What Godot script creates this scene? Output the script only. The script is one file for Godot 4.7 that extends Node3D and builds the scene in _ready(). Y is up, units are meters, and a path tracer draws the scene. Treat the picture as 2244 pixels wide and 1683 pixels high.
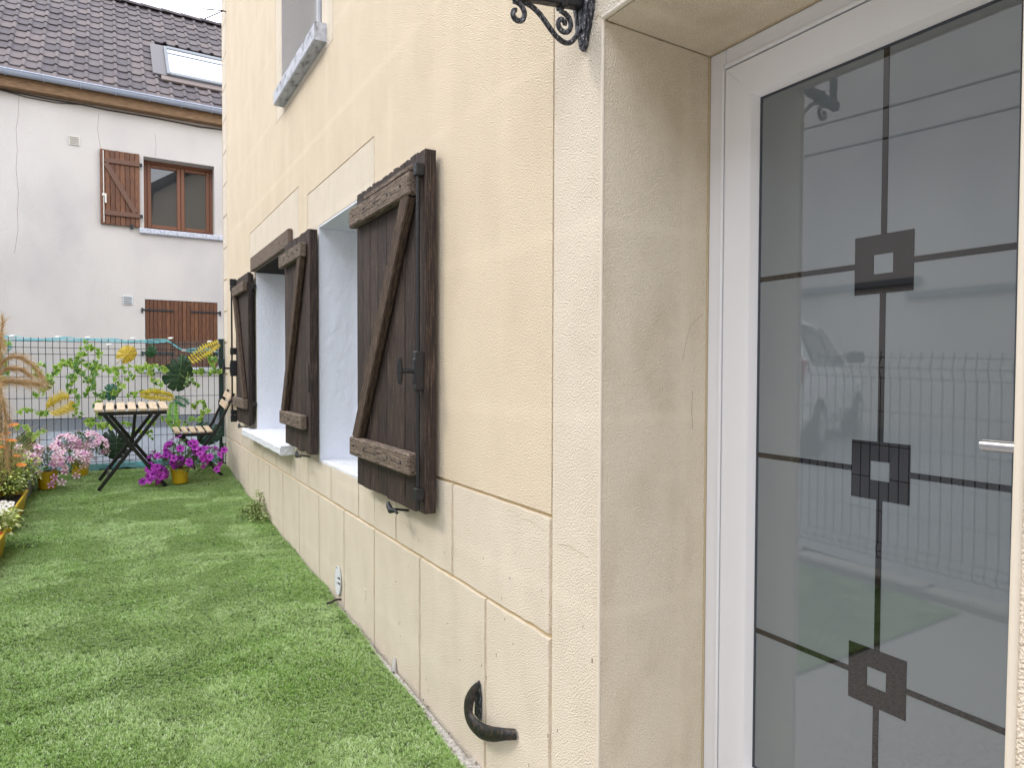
extends Node3D
# World: x to the right (house front at x = 0), y up, s = distance along the wall (z = -s).

var rng := RandomNumberGenerator.new()
var used := {}
var M := {}
var house: Node3D

# ------------------------------------------------------------------ helpers
func P(x: float, y: float, s: float) -> Vector3:
	return Vector3(x, y, -s)

func rr(a: float, b: float) -> float:
	return rng.randf_range(a, b)

func gy(s: float) -> float:
	var ks := [-6.0, 0.0, 1.8, 2.9, 3.6, 4.3, 5.3, 6.2, 6.9, 7.5, 9.0, 12.0]
	var vs := [-0.03, -0.02, 0.0, 0.035, 0.066, 0.085, 0.125, 0.175, 0.222, 0.268, 0.32, 0.36]
	if s <= ks[0]:
		return vs[0]
	for i in range(1, ks.size()):
		if s <= ks[i]:
			var t: float = (s - ks[i - 1]) / (ks[i] - ks[i - 1])
			return lerpf(vs[i - 1], vs[i], t)
	return vs[-1]

func numbered(n: String) -> String:
	if not used.has(n):
		used[n] = 0
		return n
	used[n] += 1
	return "%s_%03d" % [n, used[n]]

func tag(o: Node, label: String, category: String, group := "") -> Node:
	o.set_meta("label", label)
	o.set_meta("category", category)
	if group:
		o.set_meta("group", group)
	return o

func thing(called: String, label: String, category: String, at := Vector3.ZERO, turn := 0.0, group := "") -> Node3D:
	var o := Node3D.new()
	o.name = numbered(called)
	add_child(o)
	o.position = at
	o.rotation.y = turn
	tag(o, label, category, group)
	return o

func sm() -> SurfaceTool:
	var st := SurfaceTool.new()
	st.begin(Mesh.PRIMITIVE_TRIANGLES)
	return st

func put(called: String, mesh: Mesh, m: Material, parent: Node = null) -> MeshInstance3D:
	var o := MeshInstance3D.new()
	o.mesh = mesh
	if m:
		o.material_override = m
	if parent == null:
		o.name = numbered(called)
		add_child(o)
	else:
		o.name = called
		parent.add_child(o, true)
	return o

func obj(called: String, st: SurfaceTool, m: Material, parent: Node = null) -> MeshInstance3D:
	return put(called, st.commit(), m, parent)

func stuff(o: Node) -> Node:
	o.set_meta("kind", "stuff")
	return o

func tri(st: SurfaceTool, a: Vector3, b: Vector3, c: Vector3, out := Vector3.ZERO) -> void:
	var n := (a - c).cross(a - b).normalized()
	if out != Vector3.ZERO and n.dot(out) < 0:
		n = -n
		var t := b
		b = c
		c = t
	st.set_normal(n)
	st.add_vertex(a)
	st.set_normal(n)
	st.add_vertex(b)
	st.set_normal(n)
	st.add_vertex(c)

func quad(st: SurfaceTool, a: Vector3, b: Vector3, c: Vector3, d: Vector3, out := Vector3.ZERO) -> void:
	tri(st, a, b, c, out)
	tri(st, a, c, d, out)

# chamfered box; X places it
func cbox(st: SurfaceTool, p: Vector3, q: Vector3, b := 0.0, X := Transform3D.IDENTITY) -> void:
	var lo := Vector3(minf(p.x, q.x), minf(p.y, q.y), minf(p.z, q.z))
	var hi := Vector3(maxf(p.x, q.x), maxf(p.y, q.y), maxf(p.z, q.z))
	var c := (lo + hi) / 2
	var h := (hi - lo) / 2
	b = minf(b, minf(h.x, minf(h.y, h.z)) * 0.95)
	for ax in 3:
		var u := (ax + 1) % 3
		var v := (ax + 2) % 3
		for sg in [-1.0, 1.0]:
			var vs := []
			for k in [[-1, -1], [1, -1], [1, 1], [-1, 1]]:
				var w := Vector3.ZERO
				w[ax] = sg * h[ax]
				w[u] = k[0] * (h[u] - b)
				w[v] = k[1] * (h[v] - b)
				vs.append(X * (c + w))
			var n := Vector3.ZERO
			n[ax] = sg
			quad(st, vs[0], vs[1], vs[2], vs[3], X.basis * n)
		if b > 0:
			for s1 in [-1.0, 1.0]:
				for s2 in [-1.0, 1.0]:
					var e := []
					for k in [-1.0, 1.0]:
						var w1 := Vector3.ZERO
						var w2 := Vector3.ZERO
						w1[ax] = k * (h[ax] - b)
						w2[ax] = w1[ax]
						w1[u] = s1 * h[u]
						w1[v] = s2 * (h[v] - b)
						w2[u] = s1 * (h[u] - b)
						w2[v] = s2 * h[v]
						e.append(X * (c + w1))
						e.append(X * (c + w2))
					var nn := Vector3.ZERO
					nn[u] = s1
					nn[v] = s2
					quad(st, e[0], e[1], e[3], e[2], X.basis * nn)
	if b > 0:
		for sx in [-1.0, 1.0]:
			for sy in [-1.0, 1.0]:
				for sz in [-1.0, 1.0]:
					var s3 := Vector3(sx, sy, sz)
					var i := h - Vector3(b, b, b)
					tri(st, X * (c + s3 * Vector3(h.x, i.y, i.z)), X * (c + s3 * Vector3(i.x, h.y, i.z)), X * (c + s3 * Vector3(i.x, i.y, h.z)), X.basis * s3)

func box(called: String, p: Vector3, q: Vector3, b: float, m: Material, parent: Node = null, X := Transform3D.IDENTITY) -> MeshInstance3D:
	var st := sm()
	cbox(st, p, q, b, X)
	return obj(called, st, m, parent)

# bar of width w and thickness t between two points; `up` sets the direction of w
func bar(st: SurfaceTool, a: Vector3, b: Vector3, w: float, t: float, up := Vector3.UP, bev := 0.0) -> void:
	var y := (b - a).normalized()
	var x := y.cross(up).normalized()
	var z := x.cross(y)
	cbox(st, Vector3(-t / 2, 0, -w / 2), Vector3(t / 2, a.distance_to(b), w / 2), bev, Transform3D(Basis(x, y, z), a))

func tube(st: SurfaceTool, pts: Array, rad, sides := 8, flat_axis := Vector3.ZERO, flat := 1.0, caps := true) -> void:
	var n := pts.size()
	var rings := []
	var norms := []
	var ref := Vector3.UP
	var d0: Vector3 = (pts[1] - pts[0]).normalized()
	if absf(d0.dot(ref)) > 0.9:
		ref = Vector3.RIGHT
	for i in n:
		var d: Vector3 = pts[mini(i + 1, n - 1)] - pts[maxi(i - 1, 0)]
		d = d.normalized()
		var x := d.cross(ref).normalized()
		var y := x.cross(d).normalized()
		ref = y
		var r: float = rad[i] if rad is Array else rad
		var ring := []
		var nr := []
		for k in sides:
			var a := TAU * k / sides
			var o := x * cos(a) + y * sin(a)
			var off := o * r
			if flat_axis != Vector3.ZERO:
				off -= flat_axis * off.dot(flat_axis) * (1.0 - flat)
			ring.append(pts[i] + off)
			nr.append(o)
		rings.append(ring)
		norms.append(nr)
	for i in n - 1:
		for k in sides:
			var k2 := (k + 1) % sides
			var q := [[i, k], [i, k2], [i + 1, k2], [i, k], [i + 1, k2], [i + 1, k]]
			var a: Vector3 = rings[i][k]
			var nn: Vector3 = (a - rings[i + 1][k2]).cross(a - rings[i][k2])
			if nn.dot(norms[i][k]) < 0:
				q = [[i, k], [i + 1, k2], [i, k2], [i, k], [i + 1, k], [i + 1, k2]]
			for e in q:
				st.set_normal(norms[e[0]][e[1]])
				st.add_vertex(rings[e[0]][e[1]])
	if caps:
		for e in [0, n - 1]:
			var out: Vector3 = pts[0] - pts[1] if e == 0 else pts[n - 1] - pts[n - 2]
			for k in sides:
				tri(st, pts[e], rings[e][k], rings[e][(k + 1) % sides], out)

# lathe: profile of (radius, height)
func lathe(st: SurfaceTool, prof: Array, at: Vector3, sides := 24) -> void:
	for i in prof.size() - 1:
		var p: Vector2 = prof[i]
		var q: Vector2 = prof[i + 1]
		var e := q - p
		var nr := Vector2(e.y, -e.x).normalized()
		for k in sides:
			var a0 := TAU * k / sides
			var a1 := TAU * (k + 1) / sides
			var v := []
			var nn := []
			for c in [[p, a0], [p, a1], [q, a1], [q, a0]]:
				v.append(at + Vector3(c[0].x * cos(c[1]), c[0].y, c[0].x * sin(c[1])))
				nn.append(Vector3(nr.x * cos(c[1]), nr.y, nr.x * sin(c[1])))
			for o in [[0, 1, 2], [0, 2, 3]]:
				var f: Array = o
				var g: Vector3 = (v[o[0]] - v[o[2]]).cross(v[o[0]] - v[o[1]])
				if g.dot(nn[0]) < 0:
					f = [o[0], o[2], o[1]]
				for j in f:
					st.set_normal(nn[j])
					st.add_vertex(v[j])

# panel in the facade plane: rect [s0,y0,s1,y1] minus holes, between x = xf (outer) and xb
func grid_panel(st: SurfaceTool, r: Array, holes: Array, xf: float, xb: float, back := false) -> void:
	var ss := [r[0], r[2]]
	var ys := [r[1], r[3]]
	for h in holes:
		for v in [h[0], h[2]]:
			if v > r[0] and v < r[2] and not ss.has(v):
				ss.append(v)
		for v in [h[1], h[3]]:
			if v > r[1] and v < r[3] and not ys.has(v):
				ys.append(v)
	ss.sort()
	ys.sort()
	var full := {}
	for i in ss.size() - 1:
		for j in ys.size() - 1:
			var c := Vector2((ss[i] + ss[i + 1]) / 2, (ys[j] + ys[j + 1]) / 2)
			var ok := true
			for h in holes:
				if c.x > h[0] and c.x < h[2] and c.y > h[1] and c.y < h[3]:
					ok = false
			if ok:
				full[Vector2i(i, j)] = true
	for f in full:
		var s0: float = ss[f.x]
		var s1: float = ss[f.x + 1]
		var y0: float = ys[f.y]
		var y1: float = ys[f.y + 1]
		quad(st, P(xf, y0, s0), P(xf, y0, s1), P(xf, y1, s1), P(xf, y1, s0), Vector3.LEFT)
		if back:
			quad(st, P(xb, y0, s0), P(xb, y0, s1), P(xb, y1, s1), P(xb, y1, s0), Vector3.RIGHT)
		for d in [[-1, 0], [1, 0], [0, -1], [0, 1]]:
			if full.has(f + Vector2i(d[0], d[1])):
				continue
			if d[0] != 0:
				var s: float = s0 if d[0] < 0 else s1
				quad(st, P(xf, y0, s), P(xf, y1, s), P(xb, y1, s), P(xb, y0, s), Vector3(0, 0, -d[0]))
			else:
				var y: float = y0 if d[1] < 0 else y1
				quad(st, P(xf, y, s0), P(xf, y, s1), P(xb, y, s1), P(xb, y, s0), Vector3(0, d[1], 0))

# rendered block with slightly irregular, sloping edges
func block_shape(s0: float, y0: float, s1: float, y1: float, xf: float, xb: float, jit := 0.0018) -> SurfaceTool:
	var st := sm()
	var pts: Array = []
	var corners := [Vector2(s0, y0), Vector2(s1, y0), Vector2(s1, y1), Vector2(s0, y1)]
	for e in 4:
		var a: Vector2 = corners[e]
		var b: Vector2 = corners[(e + 1) % 4]
		var n := int(ceil(a.distance_to(b) / 0.045))
		for i in n:
			var p := a.lerp(b, float(i) / n)
			pts.append(p + Vector2(rr(-jit, jit), rr(-jit, jit)))
	var c := Vector2((s0 + s1) / 2, (y0 + y1) / 2)
	var inner := PackedVector2Array()
	for p in pts:
		var q: Vector2 = p
		q.x -= signf(q.x - c.x) * 0.0025 * (1.0 if absf(q.x - c.x) > (s1 - s0) / 2 - 0.01 else 0.0)
		q.y -= signf(q.y - c.y) * 0.0025 * (1.0 if absf(q.y - c.y) > (y1 - y0) / 2 - 0.01 else 0.0)
		inner.append(q)
	var idx := Geometry2D.triangulate_polygon(inner)
	for i in range(0, idx.size(), 3):
		tri(st, P(xf, inner[idx[i]].y, inner[idx[i]].x), P(xf, inner[idx[i + 1]].y, inner[idx[i + 1]].x), P(xf, inner[idx[i + 2]].y, inner[idx[i + 2]].x), Vector3.LEFT)
	for i in pts.size():
		var j := (i + 1) % pts.size()
		var m: Vector2 = (pts[i] + pts[j]) / 2 - c
		quad(st, P(xf, inner[i].y, inner[i].x), P(xf, inner[j].y, inner[j].x), P(xb, pts[j].y, pts[j].x), P(xb, pts[i].y, pts[i].x), Vector3(-0.3, m.y, -m.x))
	return st

# flat polygon with thickness, in any plane (origin + u,v axes), thickness along n
func prism(st: SurfaceTool, poly: PackedVector2Array, X: Transform3D, t: float) -> void:
	var idx := Geometry2D.triangulate_polygon(poly)
	var n := X.basis.z.normalized()
	for i in range(0, idx.size(), 3):
		var a := X * Vector3(poly[idx[i]].x, poly[idx[i]].y, 0)
		var b := X * Vector3(poly[idx[i + 1]].x, poly[idx[i + 1]].y, 0)
		var c := X * Vector3(poly[idx[i + 2]].x, poly[idx[i + 2]].y, 0)
		tri(st, a + n * t, b + n * t, c + n * t, n)
		tri(st, a, b, c, -n)
	for i in poly.size():
		var p := poly[i]
		var q := poly[(i + 1) % poly.size()]
		var a := X * Vector3(p.x, p.y, 0)
		var b := X * Vector3(q.x, q.y, 0)
		var o := X.basis * Vector3(q.y - p.y, p.x - q.x, 0)
		if Geometry2D.is_polygon_clockwise(poly):
			o = -o
		quad(st, a, b, b + n * t, a + n * t, o)

func arc_rect(st: SurfaceTool, pts: Array, w: float, col_a: Color, col_b: Color, up: Vector3) -> void:
	# thin tapering ribbon along pts with vertex colours
	for i in pts.size() - 1:
		var d: Vector3 = (pts[i + 1] - pts[i]).normalized()
		var x := d.cross(up).normalized()
		var w0 := w * (1.0 - float(i) / (pts.size() - 1) * 0.85)
		var w1 := w * (1.0 - float(i + 1) / (pts.size() - 1) * 0.85)
		var c0 := col_a.lerp(col_b, float(i) / (pts.size() - 1))
		st.set_color(c0)
		quad(st, pts[i] - x * w0, pts[i] + x * w0, pts[i + 1] + x * w1, pts[i + 1] - x * w1)

# ------------------------------------------------------------------ materials
func noise_tex(kind: int, freq: float, oct: int, sd: int, ramp: Array = [], size := 512, normalize := true, ridged := false) -> NoiseTexture2D:
	var n := FastNoiseLite.new()
	n.noise_type = kind
	n.seed = sd
	n.frequency = freq
	n.fractal_type = FastNoiseLite.FRACTAL_RIDGED if ridged else (FastNoiseLite.FRACTAL_FBM if oct > 1 else FastNoiseLite.FRACTAL_NONE)
	n.fractal_octaves = oct
	var t := NoiseTexture2D.new()
	t.noise = n
	t.width = size
	t.height = size
	t.seamless = true
	t.seamless_blend_skirt = 0.15
	t.normalize = normalize
	if ramp.size():
		var g := Gradient.new()
		g.offsets = PackedFloat32Array(ramp.map(func(e): return e[0]))
		g.colors = PackedColorArray(ramp.map(func(e): return e[1]))
		t.color_ramp = g
	return t

func mat(c: Color, rough: float, o := {}) -> StandardMaterial3D:
	var m := StandardMaterial3D.new()
	m.albedo_color = c
	m.roughness = rough
	m.metallic = o.get("metal", 0.0)
	m.metallic_specular = o.get("spec", 0.5)
	if o.has("tex"):
		m.albedo_texture = o.tex
	if o.has("height"):
		m.heightmap_enabled = true
		m.heightmap_texture = o.height
		m.heightmap_scale = o.get("hs", 0.2)
	if o.has("detail"):
		m.detail_enabled = true
		m.detail_albedo = o.detail
		m.detail_blend_mode = BaseMaterial3D.BLEND_MODE_MUL
		m.detail_uv_layer = BaseMaterial3D.DETAIL_UV_2
		m.uv2_triplanar = true
		m.uv2_world_triplanar = true
		m.uv2_scale = o.get("dscale", Vector3(0.3, 0.3, 0.3))
	if o.has("rtex"):
		m.roughness_texture = o.rtex
	if o.has("scale"):
		m.uv1_triplanar = true
		m.uv1_world_triplanar = o.get("world", true)
		m.uv1_scale = o.scale
		m.uv1_triplanar_sharpness = 8.0
	if o.get("vc", false):
		m.vertex_color_use_as_albedo = true
	if o.has("back"):
		m.backlight_enabled = true
		m.backlight = o.back
	m.cull_mode = BaseMaterial3D.CULL_DISABLED if o.get("two", false) else BaseMaterial3D.CULL_BACK
	return m

func rgb(r: int, g: int, b: int) -> Color:
	return Color8(r, g, b)

func make_materials() -> void:
	var S := FastNoiseLite.TYPE_SIMPLEX_SMOOTH
	var grain := noise_tex(S, 0.075, 2, 11, [], 1024)
	var coarse := noise_tex(S, 0.02, 4, 5)
	var blotch := noise_tex(S, 0.012, 4, 21, [[0.0, Color(0.93, 0.92, 0.90)], [0.45, Color(0.985, 0.98, 0.975)], [1.0, Color(1, 1, 1)]])
	var streak := noise_tex(S, 0.016, 5, 33, [[0.0, Color(0.965, 0.962, 0.955)], [0.4, Color(0.99, 0.988, 0.985)], [0.7, Color(1, 1, 1)], [1.0, Color(1, 1, 0.99)]])
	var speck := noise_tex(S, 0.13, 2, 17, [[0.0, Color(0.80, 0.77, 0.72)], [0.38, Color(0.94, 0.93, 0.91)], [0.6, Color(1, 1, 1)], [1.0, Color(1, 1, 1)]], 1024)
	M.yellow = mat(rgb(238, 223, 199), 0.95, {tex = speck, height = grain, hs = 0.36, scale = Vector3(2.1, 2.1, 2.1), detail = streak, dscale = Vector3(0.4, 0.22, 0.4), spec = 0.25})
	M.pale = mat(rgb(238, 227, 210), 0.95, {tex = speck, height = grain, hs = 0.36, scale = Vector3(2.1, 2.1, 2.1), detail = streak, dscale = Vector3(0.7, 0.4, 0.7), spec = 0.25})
	M.joint = mat(rgb(208, 186, 146), 0.98, {height = grain, hs = 0.2, scale = Vector3(2, 2, 2)})
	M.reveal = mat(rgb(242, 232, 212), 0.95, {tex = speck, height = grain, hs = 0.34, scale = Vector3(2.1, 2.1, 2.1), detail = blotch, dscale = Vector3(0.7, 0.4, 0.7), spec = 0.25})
	M.whitewash = mat(rgb(240, 243, 250), 0.8, {height = coarse, hs = 0.18, scale = Vector3(3.2, 3.2, 3.2), spec = 0.3})
	M.sill = mat(rgb(225, 228, 234), 0.8, {height = coarse, hs = 0.5, scale = Vector3(3, 3, 3), detail = streak, dscale = Vector3(1.6, 1.6, 1.6), spec = 0.3})
	M.oldsill = mat(rgb(205, 208, 216), 0.85, {height = coarse, hs = 0.5, scale = Vector3(3, 3, 3), detail = noise_tex(S, 0.03, 5, 71, [[0.0, Color(0.5, 0.5, 0.52)], [0.4, Color(0.9, 0.9, 0.9)], [1.0, Color(1, 1, 1)]]), dscale = Vector3(1.4, 0.8, 0.5)})
	M.bead = mat(rgb(222, 211, 193), 0.6)
	M.pvc = mat(rgb(236, 236, 238), 0.32)
	M.gasket = mat(rgb(58, 64, 72), 0.6)
	M.frost = mat(rgb(108, 116, 121), 0.02, {spec = 0.78})
	M.frost.clearcoat_enabled = true
	M.frost.clearcoat = 0.7
	M.frost.clearcoat_roughness = 0.02
	M.clear = mat(rgb(22, 21, 21), 0.015, {spec = 0.78})
	M.steel = mat(rgb(190, 190, 194), 0.28, {metal = 1.0})
	M.zinc = mat(rgb(170, 178, 192), 0.45, {metal = 0.35})
	M.iron = mat(rgb(28, 29, 32), 0.5, {height = coarse, hs = 0.15, scale = Vector3(6, 6, 6)})
	M.oldiron = mat(Color.WHITE, 0.55, {tex = noise_tex(S, 0.03, 5, 91, [[0.0, rgb(24, 25, 29)], [0.52, rgb(32, 33, 38)], [0.55, rgb(138, 140, 150)], [0.60, rgb(104, 106, 114)], [0.62, rgb(34, 35, 40)], [0.72, rgb(30, 30, 34)], [0.75, rgb(168, 168, 172)], [1.0, rgb(178, 178, 182)]]), scale = Vector3(7, 3, 7), height = coarse, hs = 0.3})
	M.rustiron = mat(Color.WHITE, 0.55, {tex = noise_tex(S, 0.02, 5, 93, [[0.0, rgb(20, 20, 22)], [0.55, rgb(27, 26, 27)], [0.75, rgb(66, 48, 32)], [0.9, rgb(24, 24, 26)], [0.96, rgb(170, 168, 165)], [1.0, rgb(200, 198, 195)]]), scale = Vector3(4, 4, 4), height = coarse, hs = 0.3})
	# dark weathered wood; grain along y, then along z
	var wh := noise_tex(S, 0.03, 5, 41)
	var ramps := [
		[[0.0, rgb(28, 22, 20)], [0.35, rgb(48, 37, 33)], [0.55, rgb(64, 50, 44)], [0.63, rgb(50, 39, 35)], [0.65, rgb(140, 122, 106)], [0.68, rgb(118, 101, 88)], [0.70, rgb(60, 47, 41)], [0.8, rgb(92, 76, 66)], [1.0, rgb(160, 144, 128)]],
		[[0.0, rgb(30, 24, 21)], [0.4, rgb(54, 42, 37)], [0.58, rgb(74, 58, 49)], [0.65, rgb(54, 42, 37)], [0.67, rgb(156, 140, 124)], [0.73, rgb(60, 47, 41)], [1.0, rgb(130, 114, 100)]],
		[[0.0, rgb(28, 22, 20)], [0.5, rgb(48, 37, 33)], [0.62, rgb(60, 46, 40)], [0.68, rgb(46, 36, 32)], [0.70, rgb(138, 122, 106)], [0.76, rgb(56, 44, 39)], [1.0, rgb(146, 126, 110)]]]
	M.plank = []
	for i in 3:
		M.plank.append(mat(Color(0.90, 0.87, 0.84), 0.72, {tex = noise_tex(S, 0.028, 5, 50 + i, ramps[i]), height = wh, hs = 0.12, scale = Vector3(13, 0.42, 13)}))
	var worn := [[0.0, rgb(48, 39, 34)], [0.28, rgb(66, 54, 47)], [0.36, rgb(150, 136, 122)], [0.43, rgb(134, 119, 105)], [0.46, rgb(54, 44, 38)], [0.52, rgb(70, 57, 50)], [0.55, rgb(168, 154, 140)], [0.63, rgb(138, 122, 108)], [0.66, rgb(58, 47, 41)], [0.74, rgb(150, 136, 122)], [1.0, rgb(176, 163, 150)]]
	var worn_t := noise_tex(S, 0.026, 5, 61, worn)
	M.batten = mat(Color(0.90, 0.88, 0.85), 0.85, {tex = worn_t, height = wh, hs = 0.14, scale = Vector3(7, 7, 0.5)})
	M.brace = mat(Color(0.94, 0.91, 0.88), 0.85, {tex = noise_tex(S, 0.026, 5, 66, [[0.0, rgb(40, 32, 27)], [0.4, rgb(72, 58, 48)], [0.6, rgb(104, 88, 72)], [0.75, rgb(64, 52, 42)], [0.9, rgb(120, 104, 88)], [1.0, rgb(78, 62, 50)]]), height = wh, hs = 0.25, scale = Vector3(9, 0.9, 9), world = false})
	M.plank_end = mat(Color.WHITE, 0.85, {tex = worn_t, height = wh, hs = 0.25, scale = Vector3(9, 0.8, 9)})
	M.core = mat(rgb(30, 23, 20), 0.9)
	# neighbour
	M.nwall = mat(rgb(204, 198, 190), 0.95, {height = grain, hs = 0.3, scale = Vector3(0.6, 0.6, 0.6), detail = noise_tex(S, 0.008, 4, 81, [[0.0, Color(0.90, 0.90, 0.92)], [0.5, Color(0.97, 0.97, 0.97)], [1.0, Color(1, 1, 1)]]), dscale = Vector3(0.16, 0.08, 0.16)})
	var redw := [[0.0, rgb(84, 52, 32)], [0.4, rgb(118, 76, 48)], [0.7, rgb(140, 94, 60)], [1.0, rgb(106, 68, 44)]]
	M.redplank = []
	for i in 3:
		M.redplank.append(mat(Color(0.88 - 0.07 * i, 0.86 - 0.08 * i, 0.84 - 0.09 * i), 0.6, {tex = noise_tex(S, 0.02, 4, 120 + i, redw), scale = Vector3(5, 0.5, 5)}))
	M.redbatten = mat(rgb(100, 70, 53), 0.65)
	M.fascia = mat(Color.WHITE, 0.7, {tex = noise_tex(S, 0.02, 4, 131, [[0.0, rgb(98, 74, 48)], [0.5, rgb(126, 97, 66)], [1.0, rgb(146, 116, 82)]]), scale = Vector3(0.5, 4, 4)})
	M.winframe = mat(rgb(112, 70, 46), 0.5)
	M.tile = []
	for c in [rgb(86, 78, 80), rgb(93, 85, 86), rgb(78, 71, 74), rgb(98, 89, 88)]:
		M.tile.append(mat(c, 0.8, {height = coarse, hs = 0.5, scale = Vector3(3, 3, 3), detail = blotch, dscale = Vector3(1.5, 1.5, 1.5)}))
	M.darkglass = mat(rgb(52, 54, 54), 0.02, {spec = 0.75})
	M.paleglass = mat(rgb(232, 236, 240), 0.05, {spec = 0.8})  # roof window pane: even, opaque pale base colour with a glossy surface
	M.greyframe = mat(rgb(104, 108, 112), 0.5)
	M.ventw = mat(rgb(208, 204, 192), 0.5)
	M.ventg = mat(rgb(196, 200, 200), 0.5)
	M.cable = mat(rgb(64, 56, 50), 0.7)
	M.crack = mat(rgb(150, 142, 136), 0.95)
	# ground
	M.concrete = mat(Color.WHITE, 0.95, {tex = noise_tex(S, 0.05, 5, 141, [[0.0, rgb(130, 125, 118)], [0.5, rgb(176, 171, 163)], [1.0, rgb(204, 199, 191)]], 1024), height = grain, hs = 0.4, scale = Vector3(1, 1, 1)})
	M.asphalt = mat(Color.WHITE, 0.9, {tex = noise_tex(S, 0.12, 4, 151, [[0.0, rgb(58, 60, 66)], [0.5, rgb(84, 87, 93)], [1.0, rgb(112, 115, 120)]]), height = grain, hs = 0.4, scale = Vector3(0.8, 0.8, 0.8), detail = blotch, dscale = Vector3(0.2, 0.2, 0.2)})
	M.paving = mat(rgb(122, 128, 136), 0.9, {height = grain, hs = 0.3, scale = Vector3(0.9, 0.9, 0.9), detail = blotch, dscale = Vector3(0.3, 0.3, 0.3)})
	M.lot = mat(rgb(148, 150, 154), 0.9, {height = grain, hs = 0.4, scale = Vector3(0.8, 0.8, 0.8), detail = blotch, dscale = Vector3(0.2, 0.2, 0.2)})
	M.turfback = mat(rgb(46, 62, 26), 0.95, {height = coarse, hs = 1.0, scale = Vector3(8, 8, 8)})
	M.blade = mat(Color.WHITE, 0.42, {vc = true, two = true, back = Color(0.25, 0.25, 0.25), spec = 0.6})
	M.leafc = mat(Color.WHITE, 0.45, {vc = true, two = true, back = Color(0.5, 0.5, 0.5)})
	M.petal = mat(Color.WHITE, 0.6, {vc = true, two = true, back = Color(0.6, 0.6, 0.6)})
	M.straw = mat(Color.WHITE, 0.8, {vc = true, two = true, back = Color(0.5, 0.5, 0.5)})
	M.pot = mat(rgb(190, 158, 22), 0.45, {detail = blotch, dscale = Vector3(3, 3, 3)})
	M.potgrey = mat(rgb(120, 124, 122), 0.6)
	M.soil = mat(rgb(44, 34, 28), 1.0, {height = coarse, hs = 2.0, scale = Vector3(9, 9, 9)})
	M.wire = mat(rgb(18, 28, 32), 0.75, {spec = 0.2})
	M.post = mat(rgb(14, 44, 44), 0.45)
	M.slat = mat(Color.WHITE, 0.6, {tex = noise_tex(S, 0.02, 4, 161, [[0.0, rgb(168, 148, 122)], [0.5, rgb(190, 170, 142)], [1.0, rgb(206, 188, 162)]]), scale = Vector3(4, 4, 0.6)})
	M.blackmetal = mat(rgb(20, 21, 23), 0.45)
	M.netf = mat(Color(0.36, 0.55, 0.60, 0.17), 0.8)
	M.netf.transparency = BaseMaterial3D.TRANSPARENCY_ALPHA
	M.netf.cull_mode = BaseMaterial3D.CULL_DISABLED
	M.hem = mat(Color(0.34, 0.74, 0.78, 0.75), 0.7, {two = true, back = Color(0.5, 0.5, 0.5)})
	M.hem.transparency = BaseMaterial3D.TRANSPARENCY_ALPHA
	M.clip = mat(rgb(235, 238, 240), 0.4)
	M.stem = mat(rgb(86, 100, 48), 0.7)
	M.brownstem = mat(rgb(92, 74, 54), 0.8)
	M.cream = mat(rgb(214, 206, 190), 0.95, {height = grain, hs = 0.3, scale = Vector3(0.6, 0.6, 0.6), detail = streak, dscale = Vector3(0.2, 0.06, 0.2)})
	M.carpaint = mat(rgb(226, 228, 230), 0.3, {spec = 0.6})
	M.rubber = mat(rgb(24, 24, 25), 0.85)
	M.redlens = mat(rgb(160, 24, 20), 0.1)
	M.pebble = mat(rgb(150, 140, 126), 0.95, {height = coarse, hs = 0.5, scale = Vector3(9, 9, 9)})

# ------------------------------------------------------------------ house
const DOOR := [0.39, -0.3, 1.243, 2.112]
const WIN1 := [3.0, 0.745, 3.79, 2.08]
const WIN2 := [4.36, 0.75, 5.69, 2.06]
const WIN3 := [3.69, 3.10, 4.712, 4.45]
const XJ := 0.009

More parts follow.
